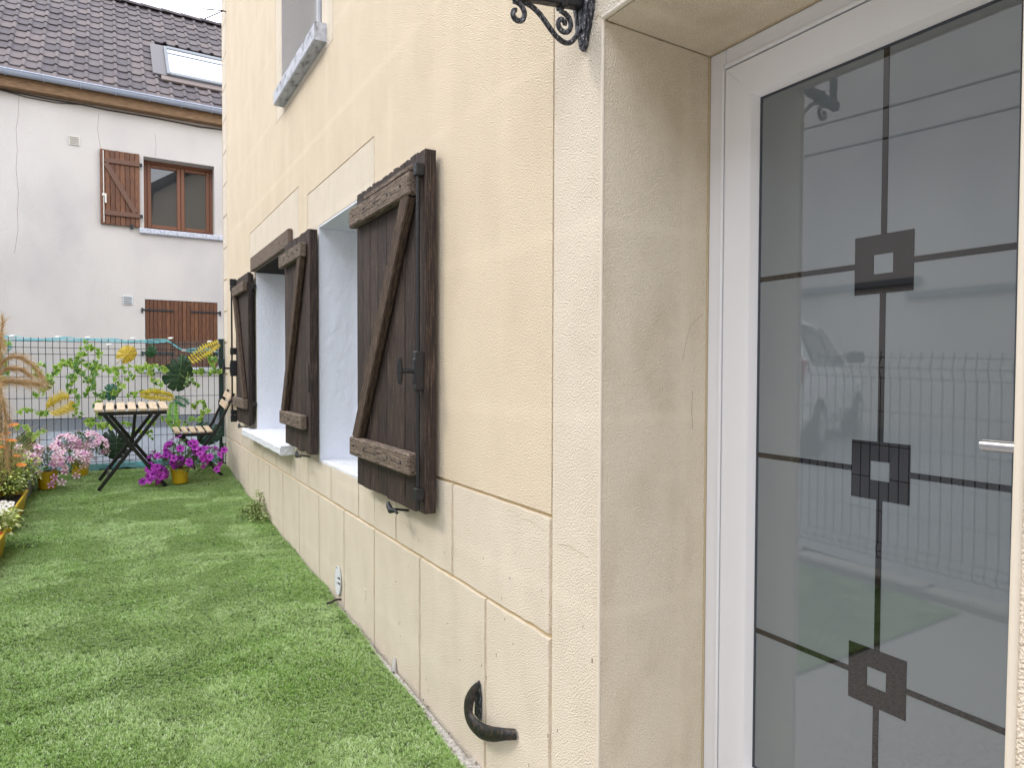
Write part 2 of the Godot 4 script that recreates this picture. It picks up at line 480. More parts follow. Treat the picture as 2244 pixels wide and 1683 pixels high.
func build_house() -> void:
	house = thing("house", "cream rendered house with brown shuttered windows and a white glazed front door", "house")
	# wall core: shows only in the joints
	var st := sm()
	grid_panel(st, [-4.0, -0.4, 7.54, 6.1], [[0.375, -0.3, 1.257, 2.119], WIN1, WIN2, WIN3], XJ, 0.43, true)
	obj("wall_core", st, M.joint, house)
	st = sm()
	cbox(st, P(0.0, -0.4, 7.55), P(7.0, 6.1, 7.25 + 0.285))
	obj("end_wall", st, M.yellow, house)
	st = sm()
	cbox(st, P(0.43, -0.4, -4.0), P(7.0, 6.1, -3.7))
	cbox(st, P(6.7, -0.4, -3.69), P(7.0, 6.1, 7.53))
	obj("rear_wall", st, M.yellow, house)
	st = sm()
	# roof: overhanging gable along the wall
	for sd in [[-0.35, 6.0, 3.5, 8.6], [7.35, 6.0, 3.5, 8.6]]:
		var a := P(sd[0], sd[1], -4.3)
		var b := P(sd[0], sd[1], 7.8)
		var c := P(sd[2], sd[3], 7.8)
		var d := P(sd[2], sd[3], -4.3)
		var up := Vector3(0, 0.14, 0)
		quad(st, a + up, b + up, c + up, d + up, Vector3.UP)
		quad(st, a, b, c, d, Vector3.DOWN)
		quad(st, a, b, b + up, a + up, Vector3(signf(sd[0] - 3.5), 0, 0))
		quad(st, b, c, c + up, b + up, Vector3.FORWARD)
		quad(st, a, d, d + up, a + up, Vector3.BACK)
	obj("roof", st, M.tile[0], house)
	for s in [7.54, -4.0]:
		st = sm()
		tri(st, P(0.0, 6.1, s), P(7.0, 6.1, s), P(3.5, 8.6, s), Vector3(0, 0, -signf(s)))
		obj("gable", st, M.yellow, house)

	# yellow render field
	var g := 0.0058
	var band1 := [2.85, 0.745, 4.012, 2.304]
	var band2 := [4.25, 0.75, 5.962, 2.406]
	var band3 := [3.485, 3.0, 4.885, 4.7]
	var quoin_s := 7.27
	st = sm()
	var holes: Array = [DOOR, WIN1, WIN2, WIN3]
	for b in [band1, band2, band3]:
		holes.append([b[0] - g, b[1] - g, b[2] + g, b[3] + g])
	grid_panel(st, [1.445 + g, 0.882 + g, quoin_s - g, 6.1], holes, 0.0, XJ)
	grid_panel(st, [-4.0, 2.62, 1.445 + g, 6.1], holes, 0.0, XJ)
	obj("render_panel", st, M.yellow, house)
	# pale bands round the openings, each with its own edges
	for b in [[band1, WIN1], [band2, WIN2], [band3, WIN3]]:
		st = sm()
		grid_panel(st, b[0], [b[1]], 0.0005, XJ)
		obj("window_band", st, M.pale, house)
	# door surround
	st = sm()
	grid_panel(st, [0.16, -0.4, 1.445, 2.62 - 2 * g], [DOOR], 0.0005, XJ)
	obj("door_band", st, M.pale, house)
	st = sm()
	grid_panel(st, [-4.0, -0.4, 0.16 - 2 * g, 2.62 - 2 * g], [], 0.0, XJ)
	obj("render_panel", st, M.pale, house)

	# two courses of scored blocks
	var lower := [1.452, 1.815, 2.338, 2.855, 3.312, 3.79, 4.266, 4.733, 5.19, 5.65, 6.1, 6.546, 6.99, quoin_s]
	var upper := [1.452, 2.053, 2.586, 3.077, 3.542, 4.04, 4.493, 4.961, 5.453, 5.93, 6.40, 6.86, quoin_s]
	for i in lower.size() - 1:
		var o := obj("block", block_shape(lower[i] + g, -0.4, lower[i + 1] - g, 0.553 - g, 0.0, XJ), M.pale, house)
		o.set_meta("label", "scored render block of the bottom course") if i == 0 else null
	for i in upper.size() - 1:
		var s0: float = upper[i] + g
		var s1: float = upper[i + 1] - g
		var top := 0.882 - g
		# below a window the block is cut off at the sill
		for w in [WIN1, WIN2]:
			if s1 > w[0] and s0 < w[2]:
				top = minf(top, w[1] - 0.001)
		var parts := [[s0, s1, top]]
		for b in [band1, band2]:
			if s0 < b[0] and s1 > b[0]:
				parts = [[s0, b[0], 0.882 - g], [b[0], s1, b[1] - 0.001]]
			elif s0 < b[2] and s1 > b[2]:
				parts = [[s0, b[2], b[1] - 0.001], [b[2], s1, 0.882 - g]]
			elif s0 >= b[0] and s1 <= b[2]:
				parts = [[s0, s1, b[1] - 0.001]]
		for p in parts:
			if p[1] - p[0] > 0.02:
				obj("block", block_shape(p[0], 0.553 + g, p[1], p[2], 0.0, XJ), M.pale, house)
	# corner blocks
	var y := -0.4
	while y < 6.0:
		var y1 := minf(-0.1 + 0.326 if y < -0.2 else y + 0.326, 6.1)
		obj("block", block_shape(quoin_s + g, y + g, 7.549, y1 - g, 0.0, XJ, 0.001), M.pale, house)
		y = y1

	# door recess
	box("door_reveal", P(0.003, -0.3, 1.244), P(0.36, 2.105, 1.256), 0.001, M.reveal, house)
	box("door_soffit", P(0.0105, 2.106, 0.391), P(0.36, 2.118, 1.2435), 0.001, M.reveal, house)
	box("door_reveal", P(0.0105, -0.3, 0.376), P(0.36, 2.105, 0.389), 0.001, M.reveal, house)
	box("door_step", P(0.012, -0.3, 0.3905), P(0.46, 0.06, 1.2425), 0.008, M.concrete, house)
	st = sm()
	tube(st, [P(0.0, -0.3, 1.2445), P(0.0, 2.107, 1.2445)], 0.0048, 8)
	tube(st, [P(0.0, 2.109, 1.2445), P(0.0, 2.109, 0.387)], 0.006, 8)
	tube(st, [P(0.0, -0.3, 0.398), P(0.0, 1.2, 0.3885), P(0.0, 2.107, 0.3885)], 0.006, 8)
	obj("corner_bead", st, M.bead, house)
	# sealant of the frame
	st = sm()
	tube(st, [P(0.358, 0.06, 1.243), P(0.359, 1.0, 1.244), P(0.358, 2.1, 1.243)], 0.004, 6)
	tube(st, [P(0.358, 2.106, 1.243), P(0.358, 2.106, 0.391)], 0.003, 6)
	obj("sealant", st, mat(rgb(188, 172, 140), 0.8), house)

	build_door()
	build_window_openings()
	# shutters
	shutter("nearest shutter, weathered brown planks with worn pale battens and a black bolt rod", 2.904, 2.147, 0.755, 2.05, [2.82, 2.726, 2.63, 2.529, 2.433, 2.336, 2.237], true)
	shutter("middle shutter with a diagonal brace, half in front of the second window", 4.36, 3.735, 0.79, 2.055, [4.25, 4.145, 4.04, 3.935, 3.83], false)
	shutter("farthest shutter with a black rod along its free edge", 5.69, 6.33, 0.80, 2.05, [5.79, 5.90, 6.01, 6.12, 6.23], true)
	# house details
	# small crack lines in the door reveal and the wall
	var pts := []
	for i in 15:
		pts.append(P(0.0 + 0.36 * i / 14.0, 2.1055 + rr(-0.004, 0.004), 1.2436))
	var cracks := [[[P(0.27, 1.30, 1.2437), P(0.285, 1.36, 1.2437), P(0.30, 1.395, 1.2437), P(0.345, 1.425, 1.2437)], 0.0005],
		[[P(0.31, 1.12, 1.2437), P(0.305, 1.17, 1.2437), P(0.308, 1.22, 1.2437)], 0.0008],
		[pts, 0.0009],
		[[P(-0.0002, 0.815, 1.42), P(-0.0002, 0.822, 1.37), P(-0.0002, 0.817, 1.33), P(-0.0002, 0.812, 1.29)], 0.0006],
		[[P(-0.0002, 0.845, 1.60), P(-0.0002, 0.85, 1.55), P(-0.0002, 0.84, 1.50), P(-0.0002, 0.835, 1.46)], 0.0005],
		[[P(-0.0002, 2.118, 1.275), P(-0.0002, 2.126, 1.262), P(-0.0002, 2.11, 1.248)], 0.0008]]
	for cr in cracks:
		st = sm()
		tube(st, cr[0], cr[1], 4)
		obj("crack", st, mat(rgb(172, 154, 122), 0.95), house)
	st = sm()
	for k in 34:
		var s := rr(1.25, 2.6)
		var yy := rr(0.05, 0.75)
		cbox(st, P(-0.0008, yy, s), P(0.001, yy + rr(0.002, 0.012), s + rr(0.0012, 0.003)))
	stuff(obj("chip_mark", st, mat(rgb(120, 108, 92), 0.95), house))

func build_door() -> void:
	# outer frame
	var st := sm()
	var x0 := 0.360
	for r in [[P(x0, 0.02, 1.2425), P(x0 + 0.07, 2.105, 1.192)], [P(x0, 0.02, 0.3915), P(x0 + 0.07, 2.105, 0.442)], [P(x0, 2.053, 1.1915), P(x0 + 0.07, 2.105, 0.4425)]]:
		cbox(st, r[0], r[1], 0.003)
	obj("door_frame", st, M.pvc, house)
	st = sm()
	for r in [[P(x0 - 0.006, 0.02, 1.203), P(x0 + 0.0015, 2.064, 1.1915)], [P(x0 - 0.006, 2.0525, 1.191), P(x0 + 0.0015, 2.064, 0.443)]]:
		cbox(st, r[0], r[1], 0.003)
	obj("frame_bead", st, M.pvc, house)
	st = sm()
	cbox(st, P(x0 + 0.012, 0.03, 1.1925), P(x0 + 0.05, 2.054, 1.186), 0)
	cbox(st, P(x0 + 0.012, 2.047, 1.185), P(x0 + 0.05, 2.0535, 0.447), 0)
	obj("frame_gasket", st, M.gasket, house)
	# leaf: mitred stiles and rails with a sloping glazing bead
	st = sm()
	var o := [0.446, 0.06, 1.1865, 2.0475]   # outer s0,y0,s1,y1
	var i := [0.552 - 0.012, 0.27, 1.094, 1.951]
	var xa := x0 - 0.004
	var xb := x0 + 0.016
	var oc := [Vector2(o[0], o[1]), Vector2(o[2], o[1]), Vector2(o[2], o[3]), Vector2(o[0], o[3])]
	var ic := [Vector2(i[0], i[1]), Vector2(i[2], i[1]), Vector2(i[2], i[3]), Vector2(i[0], i[3])]
	var names := ["bottom_rail", "stile", "top_rail", "stile"]
	var leaf := Node3D.new()
	leaf.name = "front_door"
	house.add_child(leaf)
	leaf.set_meta("label", "white glazed front door with frosted glass and dark square pattern")
	for k in 4:
		st = sm()
		var a: Vector2 = oc[k]
		var b: Vector2 = oc[(k + 1) % 4]
		var c: Vector2 = ic[(k + 1) % 4]
		var d: Vector2 = ic[k]
		var cc := (a + b + c + d) / 4
		var sh := 0.9997
		a = cc + (a - cc) * sh
		b = cc + (b - cc) * sh
		c = cc + (c - cc) * sh
		d = cc + (d - cc) * sh
		var bev := 0.012
		var into := Vector2(0, 1).rotated(k * PI / 2)
		var along := Vector2(1, 0).rotated(k * PI / 2)
		var c1 := c - into * bev + along * bev
		var d1 := d - into * bev - along * bev
		quad(st, P(xa, a.y, a.x), P(xa, b.y, b.x), P(xa, c1.y, c1.x), P(xa, d1.y, d1.x), Vector3.LEFT)
		quad(st, P(xa, d1.y, d1.x), P(xa, c1.y, c1.x), P(xb, c.y, c.x), P(xb, d.y, d.x), Vector3(-1, into.y, -into.x))
		quad(st, P(xa, a.y, a.x), P(xa, b.y, b.x), P(x0 + 0.06, b.y, b.x), P(x0 + 0.06, a.y, a.x), Vector3(0, -into.y, into.x))
		quad(st, P(x0 + 0.06, a.y, a.x), P(x0 + 0.06, b.y, b.x), P(x0 + 0.06, c.y, c.x), P(x0 + 0.06, d.y, d.x), Vector3.RIGHT)
		quad(st, P(xb, d.y, d.x), P(xb, c.y, c.x), P(x0 + 0.06, c.y, c.x), P(x0 + 0.06, d.y, d.x), Vector3(0, into.y, -into.x))
		obj(names[k], st, M.pvc, leaf)
	var xg := x0 + 0.017
	box("glass", P(xg, i[1] - 0.01, i[0] - 0.01), P(xg + 0.024, i[3] + 0.01, i[2] + 0.01), 0, M.frost, leaf)
	st = sm()
	for r in [[i[0], i[1], i[0] + 0.005, i[3]], [i[2] - 0.005, i[1], i[2], i[3]], [i[0] + 0.005, i[3] - 0.005, i[2] - 0.005, i[3]], [i[0] + 0.005, i[1], i[2] - 0.005, i[1] + 0.005]]:
		cbox(st, P(xg - 0.003, r[1], r[0]), P(xg + 0.001, r[3], r[2]), 0.001)
	obj("glass_gasket", st, M.gasket, leaf)
	# clear squares and strips in the frosting
	var cs := 0.783
	var ys := [1.5005, 1.065, 0.6225]
	var xs := xg - 0.0012
	var hs := 0.0615
	var hi := 0.0205
	var w := 0.006
	for yc in ys:
		st = sm()
		grid_panel(st, [cs - hs, yc - hs, cs + hs, yc + hs], [[cs - hi, yc - hi, cs + hi, yc + hi]], xs, xg)
		obj("clear_square", st, M.clear, leaf)
		for e in [[i[0] + 0.0055, cs - hs - 0.0003], [cs + hs + 0.0003, i[2] - 0.0055]]:
			box("clear_strip", P(xs, yc - w, e[0]), P(xg, yc + w, e[1]), 0, M.clear, leaf)
	var yb := [i[1] + 0.0055, ys[2] - hs, ys[2] + hs, ys[1] - hs, ys[1] + hs, ys[0] - hs, ys[0] + hs, i[3] - 0.0055]
	for k in 4:
		box("clear_strip", P(xs, yb[2 * k] + 0.0003, cs - w), P(xg, yb[2 * k + 1] - 0.0003, cs + w), 0, M.clear, leaf)
	# lever handle on the near stile
	st = sm()
	cbox(st, P(xa - 0.009, 1.0, 0.475), P(xa + 0.001, 1.22, 0.508), 0.004)
	tube(st, [P(xa - 0.005, 1.148, 0.492), P(xa - 0.05, 1.148, 0.492)], 0.010, 12)
	tube(st, [P(xa - 0.05, 1.148, 0.482), P(xa - 0.05, 1.147, 0.52), P(xa - 0.05, 1.147, 0.562), P(xa - 0.05, 1.147, 0.565)], [0.0105, 0.0105, 0.0105, 0.008], 16)
	obj("handle", st, M.steel, leaf)

func build_window_openings() -> void:
	# linings: white plastered reveals, sills and frames
	for q in [[WIN1, M.whitewash, true], [WIN2, M.whitewash, true], [WIN3, M.whitewash, false]]:
		var w: Array = q[0]
		var t := 0.012
		# the plastered reveals: dimpled surface on the far side
		for side in [0, 1]:
			var st := sm()
			var s: float = w[2] - t if side == 1 else w[0] + t
			var n := 26
			var m := 8
			var noise := FastNoiseLite.new()
			noise.seed = 7 + side
			noise.frequency = 9.0
			noise.fractal_octaves = 3
			var sg := -1.0 if side == 1 else 1.0
			var grid := []
			for j in n + 1:
				var row := []
				for k in m + 1:
					var x := 0.002 + 0.24 * k / m
					var y: float = lerpf(w[1], w[3], float(j) / n)
					var dd: float = noise.get_noise_2d(x * 1.5, y) * (0.004 if q[0] == WIN1 else 0.0015) if k > 0 else 0.0
					row.append(P(x, y, s + sg * dd))
				grid.append(row)
			for j in n:
				for k in m:
					quad(st, grid[j][k], grid[j][k + 1], grid[j + 1][k + 1], grid[j + 1][k], Vector3(0, 0, -sg))
			for j in n:
				var f0: Vector3 = grid[j][0]
				var f1: Vector3 = grid[j + 1][0]
				quad(st, f0, f1, f1 + Vector3(0, 0, sg * t), f0 + Vector3(0, 0, sg * t), Vector3.LEFT)
			obj("window_reveal", st, q[1] if q[2] else mat(rgb(196, 190, 184), 0.9, {height = M.pale.heightmap_texture, hs = 0.25, scale = Vector3(1, 1, 1)}), house)
		box("window_soffit", P(0.002, w[3] - t, w[0] + t + 0.002), P(0.24, w[3] - 0.0005, w[2] - t - 0.002), 0.002, q[1], house)
		# window: frame, casements, panes
		var win := MeshInstance3D.new()
		win.name = "window"
		house.add_child(win, true)
		var st2 := sm()
		var xf := 0.235
		var fr := 0.05
		cbox(st2, P(xf, w[1], w[0]), P(xf + 0.06, w[1] + fr, w[2]), 0.004)
		cbox(st2, P(xf, w[3] - fr, w[0]), P(xf + 0.06, w[3], w[2]), 0.004)
		var stiles := [w[0] + fr / 2, w[2] - fr / 2]
		if w[2] - w[0] > 0.9:
			stiles.append((w[0] + w[2]) / 2)
		for s in stiles:
			cbox(st2, P(xf - 0.001, w[1] + fr, s - fr / 2), P(xf + 0.06, w[3] - fr, s + fr / 2), 0.004)
		win.mesh = st2.commit()
		win.material_override = M.pvc
		stiles.sort()
		for k in stiles.size() - 1:
			box("pane", P(xf + 0.02, w[1] + fr - 0.01, stiles[k] + fr / 2 - 0.01), P(xf + 0.03, w[3] - fr + 0.01, stiles[k + 1] - fr / 2 + 0.01), 0, M.darkglass, win)
	# sills
	var sill := sm()
	cbox(sill, P(0.001, 0.735, 3.0), P(0.24, 0.757, 3.79), 0.004)
	obj("window_sill", sill, M.sill, house)
	for q in [[[4.385, 5.872], -0.09, 0.712, 0.772, M.sill], [[3.60, 4.655], -0.065, 3.035, 3.132, M.oldsill]]:
		sill = sm()
		# worn slab: front edge in short pieces that do not quite line up
		var n := 14
		for k in n:
			var sa: float = lerpf(q[0][0], q[0][1], float(k) / n)
			var sb: float = lerpf(q[0][0], q[0][1], float(k + 1) / n)
			var r0 := fmod(k * 0.618, 1.0) * 0.006 - 0.003
			var r1 := fmod((k + 1) * 0.618, 1.0) * 0.006 - 0.003
			var yt: float = q[3]
			var yl: float = q[2]
			var xe: float = q[1]
			var A := [P(0.24, yt + 0.006, sa), P(xe + 0.008, yt - 0.002, sa), P(xe + r0 * 0.5, yt - 0.012, sa), P(xe + r0 * 0.5, yl + 0.006 + r0, sa), P(xe + 0.006, yl + r0, sa), P(0.0, yl, sa)]
			var B := [P(0.24, yt + 0.006, sb), P(xe + 0.008, yt - 0.002, sb), P(xe + r1 * 0.5, yt - 0.012, sb), P(xe + r1 * 0.5, yl + 0.006 + r1, sb), P(xe + 0.006, yl + r1, sb), P(0.0, yl, sb)]
			var outs := [Vector3.UP, Vector3(-1, 1, 0), Vector3.LEFT, Vector3(-1, -1, 0), Vector3.DOWN]
			for e in 5:
				quad(sill, A[e], A[e + 1], B[e + 1], B[e], outs[e])
			if k == 0 or k == n - 1:
				var F: Array = A if k == 0 else B
				var o := Vector3(0, 0, 1 if k == 0 else -1)
				for e in range(1, 5):
					tri(sill, F[0], F[e], F[e + 1], o)
		obj("window_sill", sill, q[4], house)
	# wooden lintel of the second window
	var X := Transform3D(Basis.IDENTITY, Vector3.ZERO)
	box("lintel_board", P(-0.032, 2.061, 4.40), P(-0.002, 2.175, 5.762), 0.005, M.batten, house, X)
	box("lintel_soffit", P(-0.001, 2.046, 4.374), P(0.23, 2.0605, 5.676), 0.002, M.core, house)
	# small hook and remains under the lintel
	var st4 := sm()
	tube(st4, [P(0.03, 2.046, 4.95), P(0.03, 2.02, 4.95), P(0.025, 2.012, 4.955), P(0.018, 2.018, 4.955)], 0.003, 6)
	obj("hook", st4, M.iron, house)

func shutter(label: String, s_hinge: float, s_free: float, y0: float, y1: float, seams: Array, rod: bool) -> void:
	var d := signf(s_free - s_hinge)
	var edges := [s_hinge] + seams + [s_free]
	var core := box("shutter", P(-0.034, y0 + 0.012, s_hinge + d * 0.004), P(-0.020, y1 - 0.014, s_free - d * 0.004), 0, M.core, house)
	core.set_meta("label", label)
	for i in edges.size() - 1:
		var a: float = edges[i] + d * 0.0016
		var b: float = edges[i + 1] - d * 0.0016
		var xf := -0.060 - rr(0.0, 0.0025)
		var last := i == edges.size() - 2
		var st := sm()
		# ragged top: a few slivers of different height
		var n := 4
		var yb := y0 + rr(-0.006, 0.006)
		cbox(st, P(xf, yb, a), P(-0.018 if last else -0.034, y1 - 0.02, b), 0.0022)
		for k in n:
			var c0 := lerpf(a, b, float(k) / n)
			var c1 := lerpf(a, b, float(k + 1) / n)
			cbox(st, P(xf + 0.001, y1 - 0.021, c0), P(-0.018 if last else -0.0345, y1 + rr(-0.007, 0.003), c1), 0.001)
		obj("plank", st, M.plank[(i * 7 + int(absf(s_hinge) * 10)) % 3], core)
	# battens
	var b0 := s_hinge + d * 0.012
	var b1 := s_free - d * 0.052
	var yt := y1 - 0.155
	var yl := y0 + 0.135
	for yy in [yl, yt]:
		var st := sm()
		cbox(st, P(-0.102, yy, b0), P(-0.0645, yy + 0.082, b1), 0.006)
		if yy == yt and rod and d < 0:
			cbox(st, P(-0.096, yy + 0.0835, b0 + d * 0.18), P(-0.0645, yy + 0.106, b1), 0.005)
		obj("batten", st, M.batten, core)
		var sn := sm()
		for k in 5:
			var s := lerpf(b0, b1, 0.09 + 0.2 * k)
			tube(sn, [P(-0.1045, yy + 0.044 + rr(-0.006, 0.006), s), P(-0.101, yy + 0.044, s)], 0.0055, 6)
		stuff(obj("nail_head", sn, M.iron, core))
	# brace from the bottom of the hinge side to the top of the free side
	var a3 := P(-0.081, yl + 0.070, b0 + d * 0.055)
	var b3 := P(-0.081, yt + 0.012, b1 - d * 0.045)
	var bst := sm()
	var L := a3.distance_to(b3)
	var yax := (b3 - a3).normalized()
	var xax := Vector3.RIGHT
	var zax := xax.cross(yax)
	cbox(bst, Vector3(-0.0165, 0, -0.037), Vector3(0.0165, L, 0.037), 0.005)
	var br := obj("brace", bst, M.brace, core)
	br.transform = Transform3D(Basis(xax, yax, zax), a3)
	# hinges
	for yy in [yl + 0.04, yt + 0.04]:
		var hst := sm()
		tube(hst, [P(-0.028, yy - 0.03, s_hinge - d * 0.006), P(-0.028, yy + 0.03, s_hinge - d * 0.006)], 0.009, 8)
		cbox(hst, P(-0.032, yy - 0.014, s_hinge - d * 0.004), P(-0.004, yy + 0.014, s_hinge - d * 0.03), 0.002)
		obj("hinge", hst, M.rustiron, core)
	# stay under the bottom edge
	var dst := sm()
	var sc := lerpf(s_hinge, s_free, 0.6)
	tube(dst, [P(0.0, y0 - 0.045, sc), P(-0.075, y0 - 0.03, sc)], 0.005, 6)
	tube(dst, [P(-0.072, y0 - 0.012, sc + 0.035), P(-0.076, y0 - 0.022, sc + 0.015), P(-0.078, y0 - 0.034, sc - 0.01), P(-0.072, y0 - 0.03, sc - 0.04), P(-0.07, y0 - 0.036, sc - 0.06)], [0.006, 0.011, 0.013, 0.008, 0.005], 8)
	obj("stay", dst, M.iron, core)
	if rod:
		var rs := s_free - d * 0.022
		var xr := -0.079 if d < 0 else -0.098
		var rst := sm()
		tube(rst, [P(xr, y0 + 0.02, rs), P(xr, y1 - 0.06, rs)], 0.0075, 8)
		for yy in [y0 + 0.075, y1 - 0.075]:
			cbox(rst, P(xr - 0.012, yy - 0.022, rs - 0.016), P(-0.0605, yy + 0.022, rs + 0.016), 0.003)
		if d > 0:
			for yy in [y0 + 0.02, y0 + 0.62, y1 - 0.02]:
				cbox(rst, P(xr - 0.014, yy - 0.03, rs - 0.015), P(-0.0605, yy + 0.03, rs + 0.015), 0.003)
		var ym := 1.268
		cbox(rst, P(xr - 0.014, ym - 0.07, rs - 0.017), P(-0.0605, ym + 0.07, rs + 0.017), 0.004)
		cbox(rst, P(xr - 0.018, ym - 0.045, rs - 0.014), P(-0.0605, ym + 0.045, rs + 0.014), 0.004)
		obj("bolt_rod", rst, M.iron, core)
		var kst := sm()
		tube(kst, [P(xr - 0.012, ym, rs), P(xr - 0.062, ym, rs)], 0.008, 8)
		tube(kst, [P(xr - 0.066, ym - 0.048, rs), P(xr - 0.068, ym - 0.04, rs), P(xr - 0.068, ym, rs), P(xr - 0.068, ym + 0.04, rs), P(xr - 0.066, ym + 0.048, rs)], [0.003, 0.009, 0.0125, 0.009, 0.003], 8)
		obj("bolt_handle", kst, M.iron, core)
	else:
		# iron strap left on the free edge
		var pst := sm()
		cbox(pst, P(-0.066, 1.14, s_free - d * 0.012), P(-0.0605, 1.30, s_free - d * 0.034), 0.002)
		obj("strike_plate", pst, M.rustiron, core)

# ------------------------------------------------------------------ things on the house
func spiral(c: Vector2, r0: float, r1: float, a0: float, a1: float, n: int) -> Array:
	var out := []
	for i in n + 1:
		var t := float(i) / n
		var a := lerpf(a0, a1, t)
		var r := lerpf(r0, r1, t)
		out.append(c + Vector2(cos(a), sin(a)) * r)
	return out

func build_lamp() -> void:
	var s := 1.312
	var t := thing("wall_lamp_bracket", "black wrought iron scrolled lamp bracket with peeling paint above the door corner", "lamp bracket", P(0, 2.06, s))
	# leaf shaped back plate (u along s, v up)
	var poly := PackedVector2Array([Vector2(0.0, -0.004), Vector2(0.012, 0.006), Vector2(0.018, 0.03), Vector2(0.027, 0.052), Vector2(0.036, 0.085), Vector2(0.042, 0.13), Vector2(0.046, 0.2), Vector2(0.05, 0.3), Vector2(0.03, 0.42), Vector2(0.0, 0.46), Vector2(-0.03, 0.42), Vector2(-0.05, 0.3), Vector2(-0.046, 0.2), Vector2(-0.042, 0.13), Vector2(-0.03, 0.085), Vector2(-0.026, 0.052), Vector2(-0.016, 0.03), Vector2(-0.01, 0.006)])
	var st := sm()
	# u axis is towards the camera (+z), normal towards -x
	prism(st, poly, Transform3D(Basis(Vector3(0, 0, 1), Vector3(0, 1, 0), Vector3(-1, 0, 0)), Vector3(-0.001, 0, 0)), 0.011)
	obj("back_plate", st, M.oldiron, t)
	st = sm()
	for k in [-1, 0, 1]:
		tube(st, [Vector3(-0.012, 0.01, 0.004 * k), Vector3(-0.014, 0.07, 0.016 * k), Vector3(-0.014, 0.16, 0.026 * k), Vector3(-0.013, 0.4, 0.024 * k)], [0.003, 0.006, 0.007, 0.004], 6)
	obj("plate_rib", st, M.oldiron, t)
	# square arm, dipping a little outwards
	st = sm()
	bar(st, Vector3(-0.006, 0.112, 0), Vector3(-0.27, 0.072, 0), 0.028, 0.024, Vector3.UP, 0.003)
	bar(st, Vector3(-0.066, 0.103, 0), Vector3(-0.082, 0.1, 0), 0.04, 0.03, Vector3.UP, 0.002)
	bar(st, Vector3(-0.176, 0.086, 0), Vector3(-0.19, 0.084, 0), 0.038, 0.028, Vector3.UP, 0.002)
	obj("arm", st, M.iron, t)
	# scrolls in the plane of the arm
	var pts := []
	for p in spiral(Vector2(-0.198, 0.036), 0.006, 0.027, -4.4, 1.9, 24):
		pts.append(Vector3(p.x, p.y, 0))
	pts.reverse()
	var pre := []
	for p in [Vector2(-0.018, 0.05), Vector2(-0.030, 0.026), Vector2(-0.044, 0.01), Vector2(-0.060, 0.004), Vector2(-0.078, 0.008), Vector2(-0.098, 0.02), Vector2(-0.116, 0.036), Vector2(-0.134, 0.051), Vector2(-0.154, 0.062), Vector2(-0.174, 0.067), Vector2(-0.192, 0.066)]:
		pre.append(Vector3(p.x, p.y, 0))
	var wave := catmull(pre, 3)
	st = sm()
	tube(st, wave, 0.0062, 8)
	tube(st, pts, 0.0062, 8)
	obj("scroll", st, M.oldiron, t)
	var pts2 := []
	for p in spiral(Vector2(-0.068, 0.047), 0.005, 0.028, -6.2, 1.75, 26):
		pts2.append(Vector3(p.x, p.y, 0))
	pts2.append(Vector3(-0.074, 0.098, 0))
	st = sm()
	tube(st, pts2, 0.0062, 8)
	obj("scroll", st, M.oldiron, t)
	# stem and lantern above, outside the picture
	st = sm()
	tube(st, [Vector3(-0.25, 0.075, 0), Vector3(-0.25, 0.21, 0)], 0.012, 8)
	lathe(st, [Vector2(0.0, 0.2), Vector2(0.05, 0.2), Vector2(0.055, 0.215), Vector2(0.05, 0.22)], Vector3(-0.25, 0, 0), 6)
	obj("lantern_base", st, M.iron, t)
	st = sm()
	lathe(st, [Vector2(0.05, 0.22), Vector2(0.08, 0.42)], Vector3(-0.25, 0, 0), 6)
	obj("lantern_glass", st, M.frost, t)
	st = sm()
	lathe(st, [Vector2(0.095, 0.42), Vector2(0.05, 0.48), Vector2(0.02, 0.51), Vector2(0.0, 0.54)], Vector3(-0.25, 0, 0), 6)
	obj("lantern_cap", st, M.iron, t)

